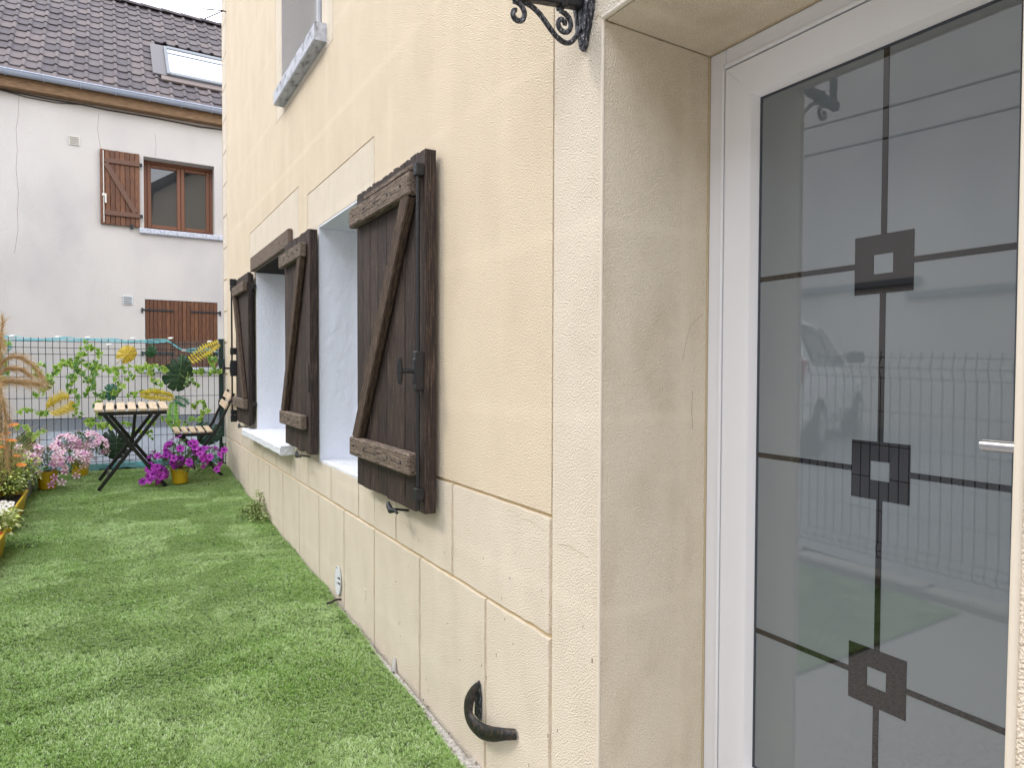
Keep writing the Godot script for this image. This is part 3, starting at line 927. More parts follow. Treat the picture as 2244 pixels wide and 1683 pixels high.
func build_small_wall_things() -> void:
	# curved iron hook by the ground
	var t := thing("iron_hook", "black curved iron hook sticking out low on the wall near the turf", "iron hook", P(0, 0, 0))
	var st := sm()
	var hp := [P(-0.004, 0.272, 1.843), P(-0.020, 0.245, 1.852), P(-0.034, 0.200, 1.862), P(-0.038, 0.162, 1.848), P(-0.036, 0.152, 1.79), P(-0.032, 0.170, 1.72), P(-0.026, 0.196, 1.66), P(-0.004, 0.208, 1.62)]
	var hr := [0.002, 0.017, 0.027, 0.029, 0.027, 0.023, 0.018, 0.015]
	var hs := catmull(hp, 5)
	var hrad := []
	for i in hs.size():
		var q := i / 5.0
		hrad.append(lerpf(hr[int(q)], hr[mini(int(q) + 1, 7)], fmod(q, 1.0)))
	tube(st, hs, hrad, 14, Vector3.RIGHT, 0.28)
	obj("hook_arm", st, M.rustiron, t)
	st = sm()
	prism(st, PackedVector2Array([Vector2(-1.875, 0.15), Vector2(-1.835, 0.15), Vector2(-1.832, 0.22), Vector2(-1.842, 0.262), Vector2(-1.852, 0.272), Vector2(-1.872, 0.22)]), Transform3D(Basis(Vector3(0, 0, 1), Vector3(0, 1, 0), Vector3(-1, 0, 0)), Vector3(-0.0005, 0, 0)), 0.006)
	obj("wall_plate", st, M.oldiron, t)
	# oval ventilation grille
	t = thing("vent_grille", "oval grey louvred vent grille low on the wall above the turf edge", "vent", P(0, 0.162, 3.398))
	st = sm()
	var poly := PackedVector2Array()
	for k in 28:
		var a := TAU * k / 28
		poly.append(Vector2(cos(a) * 0.048, sin(a) * 0.074))
	var XB := Basis(Vector3(0, 0, 1), Vector3(0, 1, 0), Vector3(-1, 0, 0))
	prism(st, poly, Transform3D(XB, Vector3(-0.0005, 0, 0)), 0.005)
	obj("back_plate", st, M.greyframe, t)
	st = sm()
	var ring := []
	for k in 29:
		var a := TAU * k / 28
		ring.append(Vector3(-0.006, sin(a) * 0.074, cos(a) * 0.048))
	tube(st, ring, 0.004, 6, Vector3.ZERO, 1, false)
	obj("rim", st, M.ventg, t)
	for k in 10:
		var y := -0.06 + k * 0.0133
		var h := 0.046 * sqrt(maxf(0.02, 1 - pow(y / 0.074, 2)))
		st = sm()
		if k == 6 or k == 4:
			bar(st, Vector3(-0.008, y, -h), Vector3(-0.008, y + 0.002, h * 0.2), 0.009, 0.002, Vector3(0.6, 0.8, 0))
		else:
			bar(st, Vector3(-0.008, y, -h), Vector3(-0.008, y, h), 0.009, 0.002, Vector3(0.6, 0.8, 0))
		obj("slat", st, M.ventg, t)
	# small flush plug
	st = sm()
	cbox(st, P(-0.004, 0.19, 2.968), P(0.001, 0.24, 2.985), 0.001)
	tag(obj("cover_plate", st, M.pale), "tiny pale rectangular cover plate flush in the lower block", "cover plate")
	# broken conduit at the foot of the wall
	t = thing("conduit_stub", "short broken pale conduit stub where the wall meets the ground", "pipe stub", P(0, 0, 0))
	st = sm()
	tube(st, [P(-0.012, -0.01, 2.572), P(-0.012, 0.03, 2.578), P(-0.004, 0.062, 2.592)], 0.009, 8)
	obj("pipe", st, mat(rgb(190, 188, 182), 0.5), t)
	st = sm()
	tube(st, [P(-0.016, -0.005, 2.565), P(-0.022, 0.02, 2.56)], 0.004, 6)
	obj("wire_end", st, M.iron, t)
	# cable end by the vent
	st = sm()
	tube(st, [P(-0.002, 0.075, 3.36), P(-0.03, 0.083, 3.35), P(-0.06, 0.078, 3.335), P(-0.085, 0.082, 3.32)], 0.006, 6)
	tag(obj("cable_end", st, M.cable), "bent dark cable end poking out below the oval vent", "cable")
	# small socket and strip at the far corner
	st = sm()
	cbox(st, P(-0.03, 0.48, 7.44), P(0.0, 0.55, 7.49), 0.005)
	tube(st, [P(-0.012, 0.27, 7.465), P(-0.012, 0.48, 7.465)], 0.008, 6)
	tag(obj("outdoor_socket", st, M.clip), "small white socket box low on the far house corner", "socket")
	# bent wire at the top of the corner
	st = sm()
	tube(st, [P(-0.002, 4.83, 7.2), P(-0.03, 4.835, 7.2), P(-0.22, 4.80, 7.2)], 0.006, 5)
	tube(st, [P(-0.03, 4.832, 7.2), P(-0.2, 4.70, 7.18)], 0.006, 5)
	tag(obj("wire_bracket", st, M.iron), "thin bent wire bracket high on the far house corner", "bracket")

# ------------------------------------------------------------------ neighbour house
func roof_tile(X: Transform3D, st: SurfaceTool) -> void:
	# x across, y up the slope, z normal
	var prof := [[0.0, 0.004], [0.02, -0.006], [0.12, -0.006], [0.138, 0.004], [0.150, 0.026], [0.170, 0.034], [0.190, 0.026], [0.203, 0.002]]
	for i in prof.size() - 1:
		var a: Array = prof[i]
		var b: Array = prof[i + 1]
		var l := 0.36
		quad(st, X * Vector3(a[0], 0, a[1] + 0.026), X * Vector3(b[0], 0, b[1] + 0.026), X * Vector3(b[0], l, b[1]), X * Vector3(a[0], l, a[1]), X.basis.z)
		quad(st, X * Vector3(a[0], 0, a[1] + 0.026), X * Vector3(b[0], 0, b[1] + 0.026), X * Vector3(b[0], 0.004, b[1] - 0.012), X * Vector3(a[0], 0.004, a[1] - 0.012), -X.basis.y)

func build_neighbour() -> void:
	var S0 := 14.0
	var n := thing("neighbour_house", "pale grey two storey house with dark tiled roof behind the wire fence", "house", P(0, 0, S0))
	# local: x, y, z = -(s - 14)
	var st := sm()
	var W := [-0.485, 3.835, 0.705, 5.16]     # upper window
	var V := [-0.49, 1.27, 0.745, 2.53]       # lower window (closed shutters)
	var wall := sm()
	# wall with the two openings, built from boxes
	var xs := [-9.0, W[0], W[2], V[2], 6.0]
	for r in [[-9.0, -0.3, -0.49, 6.15], [0.745, -0.3, 6.0, 6.15], [-0.49, -0.3, 0.745, 1.27], [-0.49, 2.53, 0.745, 3.835], [-0.49, 5.16, 0.745, 6.15], [0.705, 3.835, 0.745, 5.16]]:
		cbox(wall, Vector3(r[0], r[1], -0.3), Vector3(r[2], r[3], 0))
	obj("wall", wall, M.nwall, n)
	st = sm()
	cbox(st, Vector3(-9.0, -0.3, -6.3), Vector3(-8.7, 6.15, -0.31))
	cbox(st, Vector3(5.7, -0.3, -6.3), Vector3(6.0, 6.15, -0.31))
	cbox(st, Vector3(-8.69, -0.3, -6.3), Vector3(5.69, 6.15, -6.0))
	for x in [-9.0, 6.0]:
		tri(st, Vector3(x, 6.15, 0), Vector3(x, 6.15, -6.3), Vector3(x, 9.15, -3.15), Vector3(signf(x), 0, 0))
	obj("side_wall", st, M.nwall, n)
	# roof slope
	var e0 := Vector3(0, 6.17, 0.2)
	var up := Vector3(0, 3.03, -3.15).normalized()
	var nor := Vector3(0, 3.15, 3.03).normalized()
	var len := 4.5
	st = sm()
	var a := e0 + Vector3(-9.3, 0, 0)
	var b := e0 + Vector3(6.3, 0, 0)
	quad(st, a - nor * 0.03, b - nor * 0.03, b + up * len - nor * 0.03, a + up * len - nor * 0.03, nor)
	var ridge := e0 + up * len
	quad(st, Vector3(-9.3, ridge.y, ridge.z), Vector3(6.3, ridge.y, ridge.z), Vector3(6.3, 6.1, -6.6), Vector3(-9.3, 6.1, -6.6), Vector3(0, 1, -1))
	quad(st, Vector3(-9.3, 6.1, 0.17), Vector3(6.3, 6.1, 0.17), Vector3(6.3, 6.1, -0.01), Vector3(-9.3, 6.1, -0.01), Vector3.DOWN)
	var roof := obj("roof", st, M.core, n)
	# tiles: shared meshes
	var tm := []
	for k in 4:
		var ts := sm()
		roof_tile(Transform3D.IDENTITY, ts)
		tm.append(ts.commit())
	var rows := 15
	var B := Basis(Vector3.RIGHT, up, nor)
	var rest := sm()
	var sky_x0 := -0.07
	var sky_x1 := 1.22
	for j in rows:
		for i in range(-41, 28):
			var x := i * 0.225 + 0.02
			var p := e0 + Vector3(x, 0, 0) + up * (j * 0.301 - 0.03)
			var sl := j * 0.301
			if x + 0.225 > sky_x0 and x < sky_x1 and sl > 0.98 and sl < 2.42:
				continue
			var X := Transform3D(B.rotated(nor, rr(-0.006, 0.006)) * Basis.from_scale(Vector3(1.125, 0.9, 0.88)), p + nor * rr(0.0, 0.006) + up * rr(-0.006, 0.006))
			if x > -3.0 and x < 1.35:
				var t := put("tile", tm[(i * 3 + j) & 3], M.tile[rng.randi() % 4], roof)
				t.transform = X
			else:
				roof_tile(X, rest)
	stuff(obj("roof_tiles", rest, M.tile[0], roof))
	# ridge caps
	for i in range(-23, 16):
		var rs := sm()
		var arc := []
		for k in 9:
			var an := PI * k / 8.0
			arc.append(Vector2(cos(an) * 0.11, sin(an) * 0.09))
		var x0 := i * 0.4
		for k in 8:
			var c0 := ridge + Vector3(x0, arc[k].y - 0.01, arc[k].x)
			var c1 := ridge + Vector3(x0, arc[k + 1].y - 0.01, arc[k + 1].x)
			var d := Vector3(0.42, 0, 0)
			var lift := Vector3(0, 0.02, 0)
			quad(rs, c0 + lift, c1 + lift, c1 + d, c0 + d, Vector3(0, arc[k].y + 0.01, arc[k].x))
		obj("ridge_tile", rs, M.tile[absi(i) % 4], roof)
	# roof window
	var q0 := e0 + up * 1.0 + nor * 0.045
	var sky := MeshInstance3D.new()
	sky.name = "roof_window"
	n.add_child(sky)
	st = sm()
	var Xs := Transform3D(B, q0)
	for r in [[-0.06, 0.0, 0.0, 1.32], [1.12, 0.0, 1.2, 1.32], [0.0, -0.02, 1.12, 0.1], [0.0, 1.22, 1.12, 1.34]]:
		cbox(st, Vector3(r[0], r[1], -0.06), Vector3(r[2], r[3], 0.07), 0.008, Xs)
	sky.mesh = st.commit()
	sky.material_override = M.greyframe
	box("pane", Vector3(0.0, 0.1, -0.02), Vector3(1.12, 1.22, 0.045), 0.0, M.paleglass, sky, Xs)
	box("sash_bar", Vector3(0.0, 1.0, 0.046), Vector3(1.12, 1.05, 0.06), 0.004, M.greyframe, sky, Xs)
	# flashing
	box("flashing", Vector3(-0.30, -0.02, -0.05), Vector3(-0.061, 1.40, 0.030), 0.004, mat(rgb(92, 88, 88), 0.6), sky, Xs)
	box("flashing", Vector3(-0.16, -0.2, -0.02), Vector3(1.3, -0.021, 0.02), 0.004, mat(rgb(110, 98, 92), 0.7), sky, Xs)
	# gutter
	st = sm()
	var gp := []
	for k in 9:
		var an := PI + PI * k / 8.0
		gp.append(Vector2(cos(an) * 0.075, sin(an) * 0.075))
	var gc := Vector3(0, 6.17, 0.27)
	for k in 8:
		var o := Vector3(0, gp[k].y, -gp[k].x)
		var o2 := Vector3(0, gp[k + 1].y, -gp[k + 1].x)
		quad(st, gc + o + Vector3(-9.2, 0, 0), gc + o + Vector3(6.2, 0, 0), gc + o2 + Vector3(6.2, 0, 0), gc + o2 + Vector3(-9.2, 0, 0), o)
	tube(st, [gc + Vector3(-9.2, 0.0, 0.078), gc + Vector3(6.2, 0.0, 0.078)], 0.012, 8)
	var gut := obj("gutter", st, M.zinc, n)
	for i in range(-17, 12):
		st = sm()
		var gpts := []
		for k in 9:
			var an := PI + PI * k / 8.0
			gpts.append(gc + Vector3(i * 0.52 + 0.12, sin(an) * 0.08, -cos(an) * 0.08))
		tube(st, gpts, 0.011, 5)
		obj("gutter_bracket", st, M.zinc, gut)
	box("fascia_board", Vector3(-9.2, 5.93, 0.0), Vector3(6.2, 6.12, 0.185), 0.006, M.fascia, n)
	# cable slung under the eaves
	st = sm()
	tube(st, [Vector3(-6, 5.9, 0.02), Vector3(-2.57, 5.915, 0.02), Vector3(-1.94, 5.895, 0.02), Vector3(-1.41, 5.9, 0.02), Vector3(-1.04, 5.885, 0.02), Vector3(-0.32, 5.89, 0.02), Vector3(0.46, 5.87, 0.02), Vector3(0.85, 5.89, 0.02), Vector3(3, 5.9, 0.02)], 0.012, 6)
	tube(st, [Vector3(-2.6, 5.91, 0.02), Vector3(-2.2, 5.86, 0.02), Vector3(-1.8, 5.855, 0.02), Vector3(-1.41, 5.90, 0.02)], 0.008, 6)
	obj("wall_cable", st, M.cable, n)
	# hairline cracks
	for cr in [[Vector3(-2.323, 5.92, 0), Vector3(-2.343, 5.5, 0), Vector3(-2.372, 5.31, 0), Vector3(-2.36, 4.95, 0), Vector3(-2.38, 4.64, 0), Vector3(-2.354, 4.23, 0), Vector3(-2.37, 3.9, 0), Vector3(-2.365, 3.6, 0), Vector3(-2.42, 3.2, 0)], [Vector3(-1.18, 5.8, 0), Vector3(-1.2, 5.5, 0), Vector3(-1.16, 5.2, 0)], [Vector3(-0.3, 5.6, 0), Vector3(-0.28, 5.4, 0), Vector3(-0.3, 5.18, 0)]]:
		st = sm()
		tube(st, cr, 0.0028, 4)
		obj("crack", st, M.crack, n)
	# vents
	for q in [[-1.55, 5.25, M.ventw, "square cream wall vent high left of the upper window"], [-0.765, 2.495, M.ventg, "square grey wall vent left of the closed lower shutters"]]:
		var v := box("wall_vent", Vector3(q[0] - 0.08, q[1] - 0.08, 0.0), Vector3(q[0] + 0.08, q[1] + 0.08, 0.02), 0.005, q[2], n)
		v.set_meta("label", q[3])
		for k in 4:
			st = sm()
			bar(st, Vector3(q[0] - 0.065, q[1] - 0.05 + k * 0.034, 0.03), Vector3(q[0] + 0.065, q[1] - 0.05 + k * 0.034, 0.03), 0.03, 0.004, Vector3(0, 0.7, 0.7))
			obj("slat", st, q[2], v)
	# upper window
	var wn := MeshInstance3D.new()
	wn.name = "window"
	n.add_child(wn)
	wn.set_meta("label", "brown framed two casement upper window with one shutter folded open")
	st = sm()
	var zf := -0.25
	var f := 0.06
	cbox(st, Vector3(W[0], W[1], zf - 0.06), Vector3(W[2], W[1] + f, zf), 0.006)
	cbox(st, Vector3(W[0], W[3] - f, zf - 0.06), Vector3(W[2], W[3], zf), 0.006)
	for x in [W[0], W[2] - f]:
		cbox(st, Vector3(x, W[1] + f, zf - 0.06), Vector3(x + f, W[3] - f, zf), 0.006)
	wn.mesh = st.commit()
	wn.material_override = M.winframe
	var mid: float = (W[0] + W[2]) / 2 + 0.03
	for c in [[W[0] + f, mid - 0.002], [mid + 0.002, W[2] - f]]:
		st = sm()
		var y0: float = W[1] + f + 0.004
		var y1: float = W[3] - f - 0.004
		var t := 0.065
		cbox(st, Vector3(c[0], y0, zf - 0.05), Vector3(c[0] + t, y1, zf + 0.012), 0.008)
		cbox(st, Vector3(c[1] - t, y0, zf - 0.05), Vector3(c[1], y1, zf + 0.012), 0.008)
		cbox(st, Vector3(c[0] + t, y0, zf - 0.05), Vector3(c[1] - t, y0 + t, zf + 0.011), 0.008)
		cbox(st, Vector3(c[0] + t, y1 - t, zf - 0.05), Vector3(c[1] - t, y1, zf + 0.011), 0.008)
		obj("casement", st, M.winframe, wn)
		box("pane", Vector3(c[0] + t - 0.01, y0 + t - 0.01, zf - 0.03), Vector3(c[1] - t + 0.01, y1 - t + 0.01, zf - 0.02), 0, M.darkglass, wn)
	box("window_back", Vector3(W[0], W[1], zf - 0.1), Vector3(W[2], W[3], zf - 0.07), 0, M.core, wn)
	box("window_sill", Vector3(-0.57, 3.735, -0.25), Vector3(1.0, 3.832, 0.06), 0.012, M.oldsill, n)
	box("window_sill", Vector3(-0.56, 1.17, -0.1), Vector3(0.82, 1.268, 0.05), 0.012, M.oldsill, n)
	# open shutter
	nshutter(n, -1.175, -0.555, 3.835, 5.17, 0.03, 8, true, "reddish brown plank shutter folded open left of the upper window")
	nshutter(n, 0.985, 1.6, 3.835, 5.17, 0.03, 8, true, "edge of the other upper shutter, mostly hidden by the house corner")
	nshutter(n, -0.485, 0.128, 1.275, 2.525, -0.03, 9, false, "left leaf of the closed lower shutters")
	nshutter(n, 0.132, 0.742, 1.275, 2.525, -0.03, 9, false, "right leaf of the closed lower shutters")

func nshutter(n: Node3D, x0: float, x1: float, y0: float, y1: float, z: float, count: int, open: bool, label: String) -> void:
	var core := box("shutter", Vector3(x0 + 0.004, y0 + 0.004, z - 0.02), Vector3(x1 - 0.004, y1 - 0.004, z), 0, M.core, n)
	core.set_meta("label", label)
	for i in count:
		var a := lerpf(x0, x1, float(i) / count)
		var b := lerpf(x0, x1, float(i + 1) / count)
		var zt := z + 0.026 + (0.012 if open and i == 0 else 0.0)
		box("plank", Vector3(a + 0.0025, y0 + rr(0, 0.004), z - 0.01), Vector3(b - 0.0025, y1 - rr(0, 0.006), zt), 0.004, M.redplank[rng.randi() % 3], core)
	var zz := z + 0.027
	if open:
		for yy in [y0 + 0.16, y1 - 0.24]:
			box("batten", Vector3(x0 + 0.07, yy, zz), Vector3(x1, yy + 0.085, zz + 0.028), 0.006, M.redbatten, core)
		var st := sm()
		bar(st, Vector3(x0 + 0.09, y1 - 0.245, zz + 0.013), Vector3(x1 - 0.07, y0 + 0.25, zz + 0.013), 0.085, 0.026, Vector3.RIGHT, 0.005)
		# bar() lays its width along `up`
		obj("brace", st, M.redbatten, core)
		st = sm()
		for yy in [y0 + 0.2, y1 - 0.2]:
			cbox(st, Vector3(x1 - 0.005, yy - 0.03, zz - 0.02), Vector3(x1 + 0.045, yy + 0.03, zz + 0.02), 0.006)
		cbox(st, Vector3(x1 - 0.16, y0 - 0.05, zz - 0.01), Vector3(x1 - 0.11, y0 + 0.04, zz + 0.02), 0.006)
		obj("hinge", st, M.iron, core)
		st = sm()
		tube(st, [Vector3(x0 + 0.055, y0 + 0.03, zz + 0.02), Vector3(x0 + 0.055, y1 - 0.03, zz + 0.02)], 0.009, 6)
		cbox(st, Vector3(x0 + 0.03, y0 + 0.49, zz), Vector3(x0 + 0.1, y0 + 0.54, zz + 0.04), 0.006)
		tube(st, [Vector3(x0 + 0.085, y0 + 0.52, zz + 0.03), Vector3(x0 + 0.085, y0 + 0.37, zz + 0.04)], 0.018, 6)
		obj("bolt_rod", st, M.ventw, core)
	else:
		for yy in [y0 + 0.24, y1 - 0.21]:
			var st := sm()
			var left := x0 < 0
			var xa := x0 - 0.05 if left else x1 + 0.05
			var xb := x0 + 0.47 if left else x1 - 0.47
			cbox(st, Vector3(minf(xa, xb), yy, zz), Vector3(maxf(xa, xb), yy + 0.035, zz + 0.012), 0.003)
			tube(st, [Vector3(xa, yy - 0.04, zz + 0.02), Vector3(xa, yy + 0.05, zz + 0.02)], 0.016, 6)
			obj("strap_hinge", st, M.iron, core)

# ------------------------------------------------------------------ the far surroundings that the panes reflect
func build_surroundings() -> void:
	var o := thing("opposite_house", "plain pale rendered house wall across the parking lot, reflected in the door", "house", P(-8.6, 0, 2))
	box("wall", Vector3(-5, -0.2, -11), Vector3(0, 7.6, 12), 0.0, M.nwall, o)
	var st := sm()
	quad(st, Vector3(0.3, 7.5, -11.3), Vector3(0.3, 7.5, 12.3), Vector3(-2.5, 9.8, 12.3), Vector3(-2.5, 9.8, -11.3), Vector3(1, 1, 0))
	quad(st, Vector3(-5.3, 7.5, -11.3), Vector3(-5.3, 7.5, 12.3), Vector3(-2.5, 9.8, 12.3), Vector3(-2.5, 9.8, -11.3), Vector3(-1, 1, 0))
	obj("roof", st, M.tile[0], o)
	for g in [[-11.0, -3.3, 2.62], [-3.5, 12.0, 2.4]]:
		st = sm()
		cbox(st, Vector3(0.0, g[2] - 0.06, g[0]), Vector3(0.09, g[2] + 0.05, g[1]), 0.02)
		obj("ledge", st, M.greyframe, o)
	for c in [[5.75, 0], [5.3, 1]]:
		st = sm()
		var pts := []
		for k in 13:
			var t := k / 12.0
			pts.append(Vector3(0.55, c[0] - 0.5 * sin(PI * t) + t * -0.6, lerpf(-10.5, 11.5, t)))
		tube(st, pts, 0.016, 5)
		for e in [0, 12]:
			tube(st, [pts[e], Vector3(0, pts[e].y, pts[e].z)], 0.012, 5)
		obj("power_line", st, M.cable, o)
	o = thing("rear_house", "cream house behind the viewer, mirrored in the neighbour's upper window", "house", P(0, 0, -14))
	box("wall", Vector3(-12, -0.2, 0), Vector3(9, 7.2, 6), 0.0, M.cream, o)
	st = sm()
	quad(st, Vector3(-12.4, 7.1, -0.4), Vector3(9.4, 7.1, -0.4), Vector3(9.4, 10.4, 3), Vector3(-12.4, 10.4, 3), Vector3(0, 1, -1))
	quad(st, Vector3(-12.4, 7.1, 6.4), Vector3(9.4, 7.1, 6.4), Vector3(9.4, 10.4, 3), Vector3(-12.4, 10.4, 3), Vector3(0, 1, 1))
	obj("roof", st, M.tile[2], o)
	box("gutter", Vector3(-12.4, 7.0, -0.55), Vector3(9.4, 7.14, -0.41), 0.02, M.zinc, o)
	build_car()

func build_car() -> void:
	var yaw := atan2(0.85, 2.0)
	var t := thing("parked_car", "white hatchback parked beyond the side fence, reflected in the door glass", "car", P(-4.0, 0.375, 4.0), -yaw)
	# local: rear at x = 0, front towards -x, side at z = -0.85 .. 0.85
	t.position += Basis(Vector3.UP, -yaw) * Vector3(0, 0, -0.85)
	var prof := [[0.0, 0.35, 0.75], [0.02, 0.9, 0.80], [0.1, 1.0, 0.82], [0.42, 1.43, 0.60], [0.8, 1.48, 0.58], [1.7, 1.47, 0.58], [2.55, 1.0, 0.78], [3.6, 0.85, 0.74], [3.85, 0.6, 0.68], [3.85, 0.3, 0.66]]
	var st := sm()
	var sec := func(x: float, top: float, wt: float) -> Array:
		var out := []
		for p in [[0.24, 0.74], [0.4, 0.84], [0.7, 0.86], [0.92, 0.82]]:
			out.append(Vector2(minf(p[0], top), p[1] if top > 0.9 else p[1] * 0.97))
		out.append(Vector2(maxf(top - 0.06, 0.3), wt + 0.02 if top > 1.1 else minf(wt + 0.04, 0.84)))
		out.append(Vector2(maxf(top, 0.32), wt * 0.85))
		return out
	for i in prof.size() - 1:
		var A: Array = sec.call(prof[i][0], prof[i][1], prof[i][2])
		var B: Array = sec.call(prof[i + 1][0], prof[i + 1][1], prof[i + 1][2])
		for sd in [-1.0, 1.0]:
			for k in 5:
				quad(st, Vector3(-prof[i][0], A[k].x, sd * A[k].y), Vector3(-prof[i][0], A[k + 1].x, sd * A[k + 1].y), Vector3(-prof[i + 1][0], B[k + 1].x, sd * B[k + 1].y), Vector3(-prof[i + 1][0], B[k].x, sd * B[k].y), Vector3(0, 0.2, sd))
		quad(st, Vector3(-prof[i][0], A[5].x, -A[5].y), Vector3(-prof[i][0], A[5].x, A[5].y), Vector3(-prof[i + 1][0], B[5].x, B[5].y), Vector3(-prof[i + 1][0], B[5].x, -B[5].y), Vector3(0.2 if i < 3 else 0, 1, 0))
	cbox(st, Vector3(-0.02, 0.24, -0.74), Vector3(-0.2, 0.95, 0.74), 0.04)
	cbox(st, Vector3(0.04, 0.3, -0.8), Vector3(-0.25, 0.55, 0.8), 0.05)
	cbox(st, Vector3(-3.7, 0.25, -0.68), Vector3(-3.9, 0.62, 0.68), 0.05)
	obj("body", st, M.carpaint, t)
	for sd in [-1.0, 1.0]:
		for w in [[0.45, 1.35], [1.4, 2.25]]:
			st = sm()
			var y1: float = 1.38
			quad(st, Vector3(-w[0], 0.98, sd * 0.825), Vector3(-w[0] - 0.1, y1, sd * 0.645), Vector3(-w[1] + (0.45 if w[1] > 2 else 0.05), y1, sd * 0.645), Vector3(-w[1], 0.98, sd * 0.825), Vector3(0, 0, sd))
			obj("side_window", st, M.darkglass, t)
		st = sm()
		cbox(st, Vector3(-0.0, 0.75, sd * 0.55), Vector3(-0.22, 1.0, sd * 0.83), 0.03)
		obj("tail_light", st, M.redlens, t)
		st = sm()
		cbox(st, Vector3(-2.25, 0.98, sd * 0.83), Vector3(-2.37, 1.12, sd * 1.03), 0.03)
		obj("wing_mirror", st, M.rubber, t)
		for wx in [0.62, 3.1]:
			var wh := sm()
			for e in [[0.0, 0.2], [0.0, 0.0]]:
				pass
			tube(wh, [Vector3(-wx, 0.30, sd * 0.68), Vector3(-wx, 0.30, sd * 0.69), Vector3(-wx, 0.30, sd * 0.865), Vector3(-wx, 0.30, sd * 0.875)], [0.27, 0.3, 0.3, 0.27], 20)
			var wo := obj("wheel", wh, M.rubber, t)
			wh = sm()
			tube(wh, [Vector3(-wx, 0.30, sd * 0.872), Vector3(-wx, 0.30, sd * 0.883)], [0.19, 0.17], 16)
			obj("rim", wh, M.steel, wo)
	st = sm()
	quad(st, Vector3(-0.13, 1.03, -0.66), Vector3(-0.13, 1.03, 0.66), Vector3(-0.40, 1.40, 0.54), Vector3(-0.40, 1.40, -0.54), Vector3(1, 0.5, 0))
	obj("rear_window", st, M.darkglass, t)
	st = sm()
	quad(st, Vector3(-2.5, 1.03, -0.66), Vector3(-2.5, 1.03, 0.66), Vector3(-1.76, 1.45, 0.54), Vector3(-1.76, 1.45, -0.54), Vector3(-1, 1, 0))
	obj("windscreen", st, M.darkglass, t)

# ------------------------------------------------------------------ ground
func sheet(called: String, xs: Array, ss: Array, hf: Callable, m: Material) -> MeshInstance3D:
	var st := sm()
	for i in xs.size() - 1:
		for j in ss.size() - 1:
			var q := []
			for c in [[i, j], [i + 1, j], [i + 1, j + 1], [i, j + 1]]:
				q.append(P(xs[c[0]], hf.call(xs[c[0]], ss[c[1]]), ss[c[1]]))
			quad(st, q[0], q[1], q[2], q[3], Vector3.UP)
	var o := obj(called, st, m)
	o.set_meta("kind", "structure")
	return o

func frange(a: float, b: float, n: int) -> Array:
	var o := []
	for i in n + 1:
		o.append(lerpf(a, b, float(i) / n))
	return o

var tn := FastNoiseLite.new()
func turf_y(x: float, s: float) -> float:
	var w := tn.get_noise_2d(x * 1.2, s * 2.2) * 0.010
	# shallow creases across the roll
	for c in [[3.05, 0.16, 0.004], [4.5, -0.12, 0.004], [2.35, 0.2, 0.002]]:
		var d: float = s - c[0] - c[1] * (x + 1.0) - 0.05 * sin(x * 4.0 + c[0])
		w += c[2] * exp(-pow(d / 0.05, 2.0)) - c[2] * 0.8 * exp(-pow((d + 0.11) / 0.05, 2.0))
	return gy(s) + w * clampf((s - 1.75) * 2, 0.2, 1.0)

